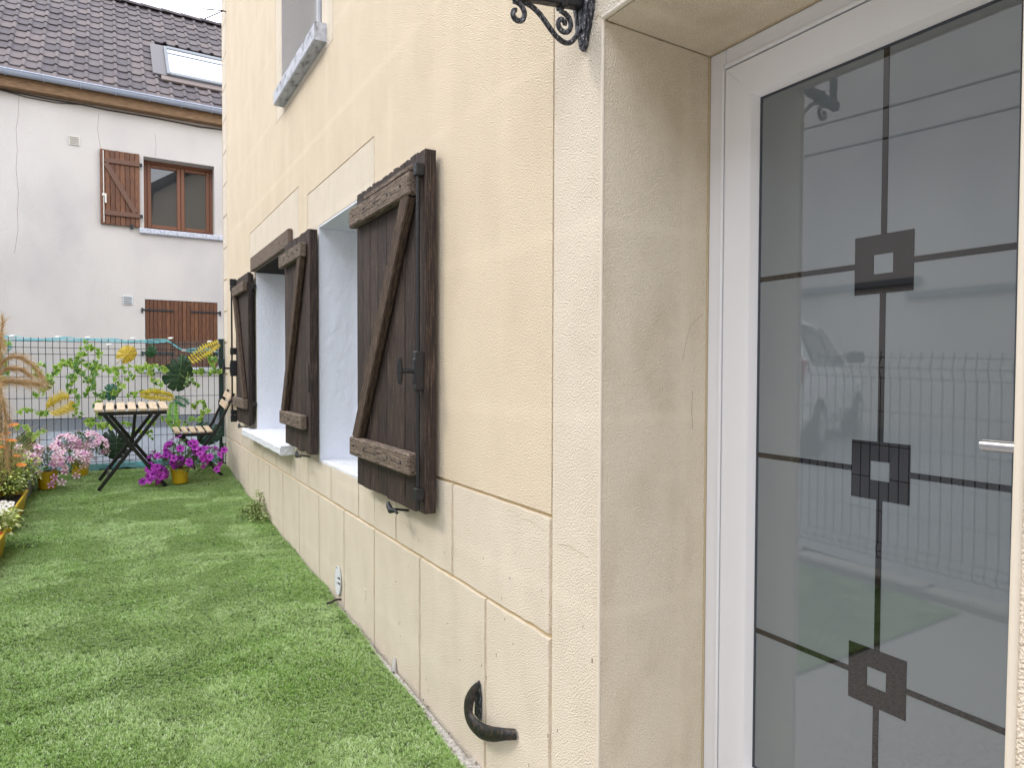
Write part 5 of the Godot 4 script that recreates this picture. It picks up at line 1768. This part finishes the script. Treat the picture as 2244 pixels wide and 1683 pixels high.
func build_chair() -> void:
	var yg := gy(7.0) + 0.012
	var t := thing("folding_chair", "small folding chair with pale slat seat and black frame by the house corner", "chair", P(-0.36, yg, 7.02))
	t.rotation.x = deg_to_rad(4.2)
	# faces -x; local x from seat front (-0.17) to back; z = depth
	var sy := 0.445
	for i in 5:
		var x := -0.135 + i * 0.068
		var st := sm()
		cbox(st, Vector3(x - 0.025, sy - 0.018, -0.17), Vector3(x + 0.025, sy, 0.17), 0.004)
		obj("seat_slat", st, M.slat, t)
	var fr := sm()
	for z in [-0.155, 0.16]:
		cbox(fr, Vector3(-0.16, sy - 0.045, z - 0.009), Vector3(0.19, sy - 0.0185, z + 0.009), 0.003)
	obj("seat_frame", fr, M.blackmetal, t)
	for z in [-0.18, 0.185]:
		# front foot runs up to the back
		var st := sm()
		bar(st, Vector3(-0.13, 0.0, z), Vector3(0.2, 0.47, z), 0.026, 0.014, Vector3.RIGHT, 0.003)
		bar(st, Vector3(0.198, 0.466, z), Vector3(0.345, 0.80, z), 0.026, 0.014, Vector3.RIGHT, 0.003)
		obj("back_leg", st, M.blackmetal, t)
	for z in [-0.14, 0.145]:
		var st := sm()
		bar(st, Vector3(0.25, 0.0, z), Vector3(-0.13, sy - 0.03, z), 0.026, 0.014, Vector3.RIGHT, 0.003)
		obj("front_leg", st, M.blackmetal, t)
	for y in [0.68, 0.76]:
		var st := sm()
		var x: float = 0.198 + (y - 0.466) / 0.334 * 0.147
		cbox(st, Vector3(-0.009, -0.029, -0.19), Vector3(0.009, 0.029, 0.195), 0.003, Transform3D(Basis(Vector3(0, 0, 1), -0.41), Vector3(x - 0.014, y, 0)))
		obj("back_slat", st, M.slat, t)
	var rd := sm()
	tube(rd, [Vector3(0.2, 0.06, -0.14), Vector3(0.2, 0.06, 0.145)], 0.007, 6)
	tube(rd, [Vector3(-0.09, 0.06, -0.18), Vector3(-0.09, 0.06, 0.185)], 0.007, 6)
	obj("cross_rod", rd, M.blackmetal, t)

# ------------------------------------------------------------------ plants
func flower_mesh(kind: String, a: Color, b: Color, heart: Color) -> ArrayMesh:
	var st := sm()
	if kind == "trumpet":
		# petunia: five fused lobes, funnel throat
		for k in 5:
			var t0 := TAU * k / 5
			var ring := []
			for j in 5:
				var th := t0 + TAU / 5 * j / 4.0
				var r: float = [0.80, 0.98, 1.0, 0.98, 0.80][j]
				ring.append(Vector3(cos(th) * r, sin(th) * r, 0.10 - 0.16 * float(j == 2) + rr(-0.05, 0.05)))
			for j in 4:
				var m0: Vector3 = ring[j] * 0.45
				var m1: Vector3 = ring[j + 1] * 0.45
				m0.z = 0.02
				m1.z = 0.02
				st.set_color(a if j % 3 else b)
				quad(st, m0, m1, ring[j + 1], ring[j], Vector3.BACK)
				st.set_color(b)
				quad(st, m0 * Vector3(0.4, 0.4, 1) - Vector3(0, 0, 0.25), m1 * Vector3(0.4, 0.4, 1) - Vector3(0, 0, 0.25), m1, m0, Vector3.BACK)
		st.set_color(heart)
		for k in 5:
			tri(st, Vector3(0, 0, -0.22), Vector3(cos(TAU * k / 5), sin(TAU * k / 5), 0) * 0.2 - Vector3(0, 0, 0.2), Vector3(cos(TAU * (k + 1) / 5), sin(TAU * (k + 1) / 5), 0) * 0.2 - Vector3(0, 0, 0.2), Vector3.BACK)
	elif kind == "star":
		for k in 5:
			var th := TAU * k / 5 + rr(-0.12, 0.12)
			var d := Vector3(cos(th), sin(th), 0)
			var s := Vector3(-sin(th), cos(th), 0)
			var z := rr(-0.12, 0.12)
			var m1 := d * 0.55 + s * 0.2 + Vector3(0, 0, z * 0.5 + 0.03)
			var m2 := d * 0.55 - s * 0.2 + Vector3(0, 0, z * 0.5 + 0.03)
			var e1 := d * 0.98 + s * 0.21 + Vector3(0, 0, z)
			var e2 := d * 0.98 - s * 0.21 + Vector3(0, 0, z)
			st.set_color(b)
			tri(st, Vector3.ZERO, m1, m2, Vector3.BACK)
			st.set_color(a)
			quad(st, m1, e1, e2, m2, Vector3.BACK)
		st.set_color(heart)
		tri(st, Vector3(0.12, 0, 0.05), Vector3(-0.06, 0.1, 0.05), Vector3(-0.06, -0.1, 0.05), Vector3.BACK)
	else:
		# daisy: many narrow rays round a disc
		for k in 16:
			var th := TAU * k / 16
			var d := Vector3(cos(th), sin(th), 0)
			var s := Vector3(-sin(th), cos(th), 0)
			st.set_color(a if k % 2 else b)
			quad(st, d * 0.15 - s * 0.06, d * 0.15 + s * 0.06, d * 1.0 + s * 0.13 - Vector3(0, 0, 0.12), d * 1.0 - s * 0.13 - Vector3(0, 0, 0.12), Vector3.BACK)
		st.set_color(heart)
		for k in 8:
			tri(st, Vector3(0, 0, 0.12), Vector3(cos(TAU * k / 8), sin(TAU * k / 8), 0) * 0.26, Vector3(cos(TAU * (k + 1) / 8), sin(TAU * (k + 1) / 8), 0) * 0.26, Vector3.BACK)
	return st.commit()

func face_basis(n: Vector3) -> Basis:
	var z := n.normalized()
	var x := Vector3.UP.cross(z)
	x = x.normalized() if x.length() > 0.05 else Vector3.RIGHT
	return Basis(x, z.cross(x), z) * Basis(Vector3.BACK, rng.randf() * TAU)

func pot_shape(st: SurfaceTool, r: float, h: float) -> void:
	lathe(st, [Vector2(0, 0), Vector2(r * 0.80, 0), Vector2(r * 0.82, 0.004), Vector2(r * 0.95, h * 0.8), Vector2(r * 1.03, h * 0.8 + 0.002), Vector2(r * 1.05, h - 0.004), Vector2(r * 1.03, h), Vector2(r * 0.96, h), Vector2(r * 0.92, h * 0.82), Vector2(r * 0.9, h * 0.5)], Vector3.ZERO, 28)

func flower_pot(label: String, at: Vector3, pr: float, ph: float, lumps: Array, n: int, meshes: Array, fs: float, leafc: Array, group: String, loose := []) -> void:
	var t := thing("potted_petunia", label, "potted flowers", at, 0.0, group)
	var st := sm()
	pot_shape(st, pr, ph)
	obj("pot", st, M.pot, t)
	st = sm()
	lathe(st, [Vector2(pr * 0.93, ph - 0.018), Vector2(0, ph - 0.012)], Vector3.ZERO, 20)
	obj("soil", st, M.soil, t)
	# lumps: [centre, radii] of the leafy mass
	var root := Vector3(0, ph, 0)
	var stems := sm()
	st = sm()
	for L in lumps:
		var c: Vector3 = L[0]
		var R: Vector3 = L[1]
		tube(stems, [root, root.lerp(c, 0.5) + Vector3(0, 0.03, 0), c], [0.004, 0.003, 0.002], 5)
		for i in int(L[2]):
			var d := Vector3(rr(-1, 1), rr(-0.8, 1), rr(-1, 1)).normalized()
			var p := c + d * R * pow(rng.randf(), 0.5) * 0.92
			var dir := (d + Vector3(rr(-0.7, 0.7), rr(-0.4, 0.7), rr(-0.7, 0.7))).normalized()
			var c0: Color = leafc[0].lerp(leafc[1], rng.randf())
			blade_leaf(st, p, dir, Vector3(rr(-0.4, 0.4), 1, rr(-0.4, 0.4)).normalized(), rr(0.022, 0.045), rr(0.010, 0.020), c0, c0 * 1.15, rr(0, 0.4))
			if i % 9 == 0:
				tube(stems, [c + d * R * 0.2, p], 0.0013, 4, Vector3.ZERO, 1, false)
	stuff(obj("foliage", st, M.leafc, t))
	var stem_part := MeshInstance3D.new()
	stem_part.name = "stems"
	stem_part.material_override = M.stem
	t.add_child(stem_part)
	for q in loose:
		tube(stems, [root, q * Vector3(0.9, 1.3, 0.9), q], 0.0013, 4)
		var lo := put("flower", meshes[rng.randi() % meshes.size()], M.petal, t)
		lo.transform = Transform3D(face_basis(Vector3(rr(-0.5, 0.5), 0.4, 1.0)).scaled(Vector3.ONE * fs), q)
	for i in n:
		var L: Array = lumps[rng.randi() % lumps.size()]
		var c: Vector3 = L[0]
		var R: Vector3 = L[1]
		var d := Vector3(rr(-1, 1), rr(-0.55, 1), rr(-0.65, 1)).normalized()
		var p := c + d * R * rr(0.92, 1.12)
		if p.y < 0.015:
			p.y = rr(0.015, 0.05)
		var f := put("flower", meshes[rng.randi() % meshes.size()], M.petal, t)
		f.transform = Transform3D(face_basis(d + Vector3(rr(-0.5, 0.5), rr(-0.1, 0.7), rr(0.0, 0.8))).scaled(Vector3.ONE * fs * rr(0.8, 1.15)), p)
	stem_part.mesh = stems.commit()

func build_flowers() -> void:
	var mag := [flower_mesh("trumpet", Color(0.52, 0.05, 0.50), Color(0.38, 0.02, 0.38), Color(0.05, 0.0, 0.07)), flower_mesh("trumpet", Color(0.62, 0.10, 0.60), Color(0.45, 0.04, 0.46), Color(0.08, 0.0, 0.1)), flower_mesh("trumpet", Color(0.40, 0.025, 0.44), Color(0.28, 0.012, 0.32), Color(0.03, 0, 0.05))]
	var pink := [flower_mesh("star", Color(0.86, 0.62, 0.72), Color(0.68, 0.34, 0.48), Color(0.3, 0.08, 0.16)), flower_mesh("star", Color(0.88, 0.72, 0.74), Color(0.72, 0.46, 0.54), Color(0.3, 0.1, 0.16)), flower_mesh("star", Color(0.80, 0.46, 0.70), Color(0.6, 0.2, 0.46), Color(0.3, 0.06, 0.2)), flower_mesh("trumpet", Color(0.86, 0.66, 0.74), Color(0.72, 0.4, 0.52), Color(0.3, 0.08, 0.16))]
	var lf := [Color(0.05, 0.11, 0.025), Color(0.13, 0.20, 0.06)]
	var g := "yellow pots of flowers on the turf"
	flower_pot("yellow pot overflowing with bright purple petunias before the folding chair", P(-0.49, gy(6.7) + 0.012, 6.7), 0.078, 0.135,
		[[Vector3(0.02, 0.29, 0.0), Vector3(0.15, 0.12, 0.14), 300], [Vector3(-0.15, 0.19, 0.02), Vector3(0.12, 0.12, 0.12), 200], [Vector3(0.22, 0.21, 0.0), Vector3(0.14, 0.11, 0.13), 220], [Vector3(-0.19, 0.10, 0.06), Vector3(0.07, 0.07, 0.08), 80], [Vector3(0.08, 0.2, 0.08), Vector3(0.15, 0.09, 0.1), 200]], 112, mag, 0.034, lf, g, [Vector3(-0.30, 0.045, 0.06), Vector3(-0.25, 0.06, 0.1), Vector3(0.30, 0.11, 0.08), Vector3(0.38, 0.27, -0.05)])
	flower_pot("front yellow pot with pale pink star flowers beside the planters", P(-1.495, gy(6.88) + 0.012, 6.88), 0.078, 0.15,
		[[Vector3(-0.04, 0.26, 0.0), Vector3(0.16, 0.11, 0.15), 300], [Vector3(-0.14, 0.30, -0.02), Vector3(0.11, 0.09, 0.12), 160], [Vector3(0.17, 0.23, 0.02), Vector3(0.13, 0.09, 0.12), 200]], 125, pink, 0.034, lf, g, [Vector3(0.06, 0.105, 0.12), Vector3(0.11, 0.06, 0.11), Vector3(0.035, 0.045, 0.11), Vector3(0.13, 0.15, 0.12), Vector3(0.21, 0.10, 0.06), Vector3(-0.05, 0.17, 0.13)])
	flower_pot("rear yellow pot with pale pink star flowers against the fence", P(-1.275, gy(7.33) + 0.012, 7.33), 0.078, 0.145,
		[[Vector3(0.0, 0.31, 0.0), Vector3(0.17, 0.10, 0.12), 300], [Vector3(0.13, 0.25, 0.02), Vector3(0.1, 0.09, 0.1), 150], [Vector3(-0.1, 0.30, 0.04), Vector3(0.1, 0.08, 0.1), 120]], 115, pink, 0.033, lf, g)

func trough(called: String, label: String, s0: float, s1: float, m: Material) -> void:
	var yg := gy((s0 + s1) / 2) + 0.008
	var xr := -1.575
	var xl := -1.80
	var t := thing(called, label, "planter", P((xr + xl) / 2, yg, (s0 + s1) / 2), 0.0, "planter troughs along the side fence")
	var hw := (xr - xl) / 2
	var hl := (s1 - s0) / 2
	var h := 0.165
	var st := sm()
	var top := [Vector3(-hw, h, -hl), Vector3(hw, h, -hl), Vector3(hw, h, hl), Vector3(-hw, h, hl)]
	var bot := []
	var topi := []
	var boti := []
	for v in top:
		bot.append(Vector3(v.x * 0.78, 0, v.z * 0.93))
		topi.append(Vector3(v.x - signf(v.x) * 0.008, h, v.z - signf(v.z) * 0.008))
		boti.append(Vector3(v.x * 0.76, 0.02, v.z * 0.91))
	for k in 4:
		var j := (k + 1) % 4
		var o: Vector3 = (top[k] + top[j]) * Vector3(1, 0, 1)
		quad(st, bot[k], bot[j], top[j], top[k], o)
		quad(st, boti[k], boti[j], topi[j], topi[k], -o)
		quad(st, top[k], top[j], topi[j], topi[k], Vector3.UP)
	quad(st, bot[0], bot[1], bot[2], bot[3], Vector3.DOWN)
	obj("trough", st, m, t)
	st = sm()
	for k in 4:
		var j := (k + 1) % 4
		var a: Vector3 = top[k] + Vector3(0, -0.008, 0)
		var b: Vector3 = top[j] + Vector3(0, -0.008, 0)
		bar(st, a, b, 0.018, 0.012, Vector3.UP, 0.003)
	obj("rim", st, m, t)
	st = sm()
	quad(st, topi[0] * Vector3(0.97, 0.8, 0.99), topi[1] * Vector3(0.97, 0.8, 0.99), topi[2] * Vector3(0.97, 0.8, 0.99), topi[3] * Vector3(0.97, 0.8, 0.99), Vector3.UP)
	obj("soil", st, M.soil, t)

func bush(called: String, label: String, cat: String, at: Vector3, lumps: Array, ll: Vector2, lw: Vector2, cols: Array, stems_m: Material) -> Node3D:
	var t := thing(called, label, cat, at)
	var st := sm()
	var ss := sm()
	for L in lumps:
		var c: Vector3 = L[0]
		var R: Vector3 = L[1]
		for k in int(L[2]) / 12:
			var d := Vector3(rr(-1, 1), rr(0.1, 1), rr(-1, 1)).normalized()
			tube(ss, [Vector3(c.x * 0.5, 0, c.z * 0.5), c * Vector3(0.8, 0.6, 0.8), c + d * R * 0.9], [0.003, 0.002, 0.001], 4, Vector3.ZERO, 1, false)
		for i in int(L[2]):
			var d := Vector3(rr(-1, 1), rr(-0.8, 1), rr(-1, 1)).normalized()
			var p := c + d * R * pow(rng.randf(), 0.45)
			var dir := (d * Vector3(1, 0.4, 1) + Vector3(rr(-0.7, 0.7), rr(-0.1, 0.6), rr(-0.7, 0.7))).normalized()
			var c0: Color = cols[rng.randi() % cols.size()]
			blade_leaf(st, p, dir, Vector3(rr(-0.5, 0.5), 1, rr(-0.5, 0.5)).normalized(), rr(ll.x, ll.y), rr(lw.x, lw.y), c0, c0 * 1.1, rr(0.0, 0.35))
	stuff(obj("foliage", st, M.leafc, t))
	obj("stems", ss, stems_m, t)
	return t

func build_planting() -> void:
	trough("planter_trough", "grey planter trough against the fence corner", 6.28, 7.15, M.potgrey)
	trough("planter_trough", "yellow planter trough in the middle of the row along the fence", 5.50, 6.26, M.pot)
	trough("planter_trough", "yellow planter trough nearest the viewer at the left edge", 4.45, 5.15, M.pot)
	bush("leafy_plant", "yellow green small leaved plant filling the grey and yellow planters", "plant", P(-1.69, gy(6.1) + 0.15, 6.1), [[Vector3(0.0, 0.10, 0.0), Vector3(0.12, 0.11, 0.2), 420], [Vector3(0.05, 0.12, -0.45), Vector3(0.13, 0.13, 0.3), 520], [Vector3(-0.02, 0.26, -0.2), Vector3(0.1, 0.12, 0.2), 260]], Vector2(0.025, 0.05), Vector2(0.014, 0.026), [Color(0.42, 0.50, 0.08), Color(0.55, 0.62, 0.16), Color(0.22, 0.32, 0.05), Color(0.62, 0.66, 0.30), Color(0.12, 0.20, 0.04)], M.brownstem)
	# marigolds on tall stalks
	var mg := thing("marigold_plant", "orange marigolds on tall thin stalks below the pampas plumes", "flowers", P(-1.68, gy(6.1) + 0.13, 6.1))
	var om := flower_mesh("daisy", Color(0.85, 0.22, 0.015), Color(0.9, 0.34, 0.02), Color(0.5, 0.16, 0.01))
	var y0 := mg.position.y
	var sst := sm()
	for f in [[0.03, 0.845, 0.06], [-0.012, 0.781, 0.055], [-0.03, 0.745, 0.055], [0.03, 0.74, 0.062], [-0.02, 0.69, 0.045], [0.055, 0.615, 0.04], [0.08, 0.545, 0.058]]:
		var p := Vector3(f[0], f[1] - y0, rr(-0.05, 0.05))
		tube(sst, [Vector3(f[0] * 0.4, 0, p.z * 0.5), p * Vector3(0.8, 0.6, 0.8), p], [0.003, 0.0025, 0.002], 5)
		var fl := put("flower", om, M.petal, mg)
		fl.transform = Transform3D(face_basis(Vector3(rr(-0.3, 0.3), 1.0, rr(0.1, 0.5))).scaled(Vector3.ONE * f[2] * 0.62), p)
	obj("stalks", sst, M.stem, mg)
	# red and white flowers in the nearest trough
	var rw := bush("geranium_plant", "pale leaved plant with white and red flowers at the left edge", "flowers", P(-1.655, gy(5.1) + 0.14, 5.1), [[Vector3(0.03, 0.05, -0.02), Vector3(0.11, 0.10, 0.2), 320], [Vector3(0.06, 0.02, -0.12), Vector3(0.06, 0.06, 0.08), 90]], Vector2(0.03, 0.055), Vector2(0.018, 0.032), [Color(0.42, 0.50, 0.12), Color(0.58, 0.62, 0.24), Color(0.18, 0.28, 0.05), Color(0.66, 0.68, 0.38)], M.stem)
	var wm := flower_mesh("trumpet", Color(0.85, 0.83, 0.78), Color(0.78, 0.72, 0.66), Color(0.5, 0.4, 0.2))
	var rm := flower_mesh("trumpet", Color(0.72, 0.06, 0.02), Color(0.6, 0.1, 0.02), Color(0.5, 0.2, 0.02))
	for f in [[0.10, 0.165, 0.0, 0], [0.06, 0.165, -0.05, 0], [0.035, 0.16, 0.03, 0], [0.07, 0.145, 0.06, 0], [-0.005, 0.20, 0.03, 1], [0.015, 0.19, -0.06, 1], [0.06, 0.02, 0.18, 1], [0.02, 0.05, 0.19, 1]]:
		var fl := put("flower", wm if f[3] == 0 else rm, M.petal, rw)
		fl.transform = Transform3D(face_basis(Vector3(rr(-0.4, 0.6), 0.7, 0.9)).scaled(Vector3.ONE * 0.023), Vector3(f[0], f[1], f[2]))
	# leafy creeper beside the trough
	bush("creeping_plant", "small flat creeping plant on the turf beside the nearest trough", "weed", P(-1.50, gy(5.2) + 0.02, 5.2), [[Vector3(0.0, 0.015, 0.0), Vector3(0.10, 0.025, 0.08), 60]], Vector2(0.02, 0.035), Vector2(0.010, 0.016), [Color(0.12, 0.26, 0.04), Color(0.2, 0.34, 0.08)], M.stem)
	build_pampas()
	# weed at the wall
	var w := bush("wall_weed", "bushy weed growing between turf and house wall", "weed", P(-0.055, gy(5.35), 5.35), [[Vector3(-0.02, 0.06, 0.02), Vector3(0.07, 0.055, 0.11), 220], [Vector3(-0.08, 0.04, -0.02), Vector3(0.08, 0.035, 0.10), 120], [Vector3(0.02, 0.13, -0.06), Vector3(0.03, 0.06, 0.05), 50], [Vector3(-0.03, 0.03, 0.18), Vector3(0.08, 0.03, 0.08), 90]], Vector2(0.022, 0.042), Vector2(0.009, 0.016), [Color(0.18, 0.27, 0.05), Color(0.28, 0.36, 0.09), Color(0.38, 0.45, 0.18), Color(0.09, 0.14, 0.03)], M.brownstem)

func build_pampas() -> void:
	var t := thing("pampas_grass", "dry tan pampas grass with feathery plumes at the left edge", "pampas grass", P(-1.80, gy(6.3) + 0.13, 6.3))
	var o := t.position
	var tan0 := Color(0.46, 0.29, 0.12)
	var tan1 := Color(0.64, 0.46, 0.24)
	# each plume: world points along its spine (x, y, s), hair length, hair count
	var plumes := [
		[[[-1.80, 0.5, 6.3], [-1.77, 1.1, 6.3], [-1.735, 1.4, 6.3], [-1.715, 1.66, 6.28]], 0.10, 380],
		[[[-1.80, 0.5, 6.3], [-1.79, 1.0, 6.3], [-1.73, 1.29, 6.28], [-1.63, 1.345, 6.25], [-1.53, 1.29, 6.22], [-1.47, 1.19, 6.2]], 0.10, 420],
		[[[-1.82, 0.5, 6.3], [-1.80, 0.95, 6.3], [-1.74, 1.13, 6.28], [-1.63, 1.155, 6.25], [-1.48, 1.14, 6.22]], 0.13, 520],
		[[[-1.84, 0.6, 6.3], [-1.82, 1.1, 6.2], [-1.77, 1.2, 6.15], [-1.71, 1.06, 6.1], [-1.685, 0.9, 6.08], [-1.68, 0.72, 6.06], [-1.675, 0.5, 6.05]], 0.12, 420],
		[[[-1.84, 0.6, 6.3], [-1.83, 1.2, 6.3], [-1.80, 1.45, 6.25], [-1.74, 1.5, 6.2], [-1.70, 1.42, 6.15]], 0.09, 300],
		[[[-1.84, 0.5, 6.2], [-1.84, 1.0, 6.0], [-1.78, 1.12, 5.9], [-1.73, 0.98, 5.8], [-1.72, 0.8, 5.75]], 0.12, 300],
		[[[-1.80, 0.5, 6.35], [-1.76, 1.15, 6.35], [-1.66, 1.26, 6.35], [-1.56, 1.21, 6.35]], 0.09, 300],
	]
	for pl in plumes:
		var pts := []
		for p in pl[0]:
			pts.append(P(p[0], p[1], p[2]) - o)
		var c := catmull(pts, 8)
		var st := sm()
		st.set_color(Color(0.42, 0.34, 0.16))
		var rad := []
		for i in c.size():
			rad.append(lerpf(0.0035, 0.001, float(i) / c.size()))
		tube(st, c, rad, 5)
		var n: int = int(pl[2] * 1.2)
		for i in n:
			var k := 0.32 + 0.66 * rng.randf()
			var fi := k * (c.size() - 2)
			var p: Vector3 = c[int(fi)].lerp(c[int(fi) + 1], fmod(fi, 1.0))
			var d: Vector3 = (c[int(fi) + 1] - c[int(fi)]).normalized()
			var rnd := Vector3(rr(-1, 1), rr(-1, 1), rr(-1, 1)).normalized()
			var l: float = pl[1] * rr(0.6, 1.7) * (1.0 - 0.35 * k)
			var dir := (d * 1.2 + rnd * 0.95 * rng.randf()).normalized()
			var q1 := p + dir * l * 0.5
			var q2 := p + dir * l + rnd * l * 0.12 + Vector3(0, -l * 0.14, 0)
			arc_rect(st, [p, q1, q2], rr(0.0011, 0.0024), tan0.lerp(tan1, rng.randf()), tan1.lerp(tan0, rng.randf() * 0.7), Vector3(rr(-1, 1), rr(-1, 1), 0.6).normalized())
		obj("plume", st, M.straw, t)
	# long dry blades at the base
	var st := sm()
	for i in 160:
		var a := rr(0, TAU)
		var d := Vector3(cos(a) * 0.4 + 0.15, 1.0, sin(a) * 0.4).normalized()
		var l := rr(0.3, 0.75)
		var b := Vector3(rr(-0.05, 0.06), 0, rr(-0.08, 0.3))
		var m := b + d * l * 0.55
		var e := b + d * l + Vector3(d.x, -0.25, d.z) * l * 0.35
		var g := rng.randf()
		arc_rect(st, [b, m, e], rr(0.0015, 0.003), Color(0.22, 0.24, 0.08).lerp(tan0, g), Color(0.34, 0.32, 0.12).lerp(tan1, g), Vector3.BACK)
	stuff(obj("grass_blades", st, M.straw, t))
	# ivy leaves tangled by the left post
	var lm := ivy_leaf(Color(0.10, 0.26, 0.03), Color(0.30, 0.48, 0.08))
	var g2 := thing("ivy_garland", "ivy sprig bunched round the left fence post behind the plumes", "ivy garland", P(-1.84, 0, 7.36), 0.0, "artificial ivy garlands on the back fence")
	var vs := sm()
	tube(vs, [Vector3(-0.03, 1.5, 0), Vector3(0.0, 1.35, 0.02), Vector3(-0.02, 1.2, 0.02), Vector3(0.2, 1.28, 0.03), Vector3(0.3, 1.2, 0.02)], 0.002, 4)
	obj("vine", vs, M.stem, g2)
	for i in 30:
		var lf := put("leaf", lm, M.leafc, g2)
		var p := Vector3(rr(-0.05, 0.05), rr(1.12, 1.5), rr(0.0, 0.06)) if i < 18 else Vector3(rr(0.22, 0.36), rr(1.15, 1.32), rr(0.0, 0.04))
		lf.transform = Transform3D(Basis.from_euler(Vector3(rr(-0.5, 0.4), rr(-0.7, 0.7), rr(2.0, 4.2))).scaled(Vector3.ONE * rr(0.04, 0.062)), p)

# ------------------------------------------------------------------
func _ready() -> void:
	rng.seed = 20240611
	# camera
	var cam := Camera3D.new()
	cam.name = "camera"
	cam.position = Vector3(-1.0, 1.28, 0.0)
	cam.rotation_order = EULER_ORDER_YXZ
	cam.rotation_degrees = Vector3(-1.403, -31.127, 0.189)
	cam.fov = 60.46
	cam.near = 0.05
	cam.far = 500.0
	add_child(cam)
	cam.current = true
	# bright overcast sky
	var env := Environment.new()
	env.background_mode = Environment.BG_SKY
	var sky := Sky.new()
	var sk := ProceduralSkyMaterial.new()
	sk.sky_top_color = Color(0.93, 0.95, 1.0)
	sk.sky_horizon_color = Color(0.96, 0.97, 0.99)
	sk.sky_curve = 0.2
	sk.ground_bottom_color = Color(0.35, 0.34, 0.33)
	sk.ground_horizon_color = Color(0.6, 0.6, 0.6)
	sk.sky_energy_multiplier = 1.4
	sk.sun_angle_max = 30.0
	sky.sky_material = sk
	env.sky = sky
	env.tonemap_mode = Environment.TONE_MAPPER_LINEAR
	env.tonemap_exposure = 1.68
	env.sdfgi_enabled = true
	env.ssao_enabled = true
	env.ssil_enabled = true
	var we := WorldEnvironment.new()
	we.name = "environment"
	we.environment = env
	add_child(we)
	# veiled sun from the far left, high
	var sun := DirectionalLight3D.new()
	sun.name = "sun"
	sun.light_energy = 0.28
	sun.light_color = Color(1.0, 0.965, 0.91)
	sun.light_angular_distance = 14.0
	sun.shadow_enabled = true
	sun.look_at_from_position(Vector3.ZERO, -Vector3(-0.62, 0.75, -0.30))
	add_child(sun)

	make_materials()
	build_ground()
	build_house()
	build_neighbour()
	build_surroundings()
	build_lamp()
	build_small_wall_things()
	build_fences()
	build_net()
	build_ivy()
	build_big_leaves()
	build_table()
	build_chair()
	build_flowers()
	build_planting()
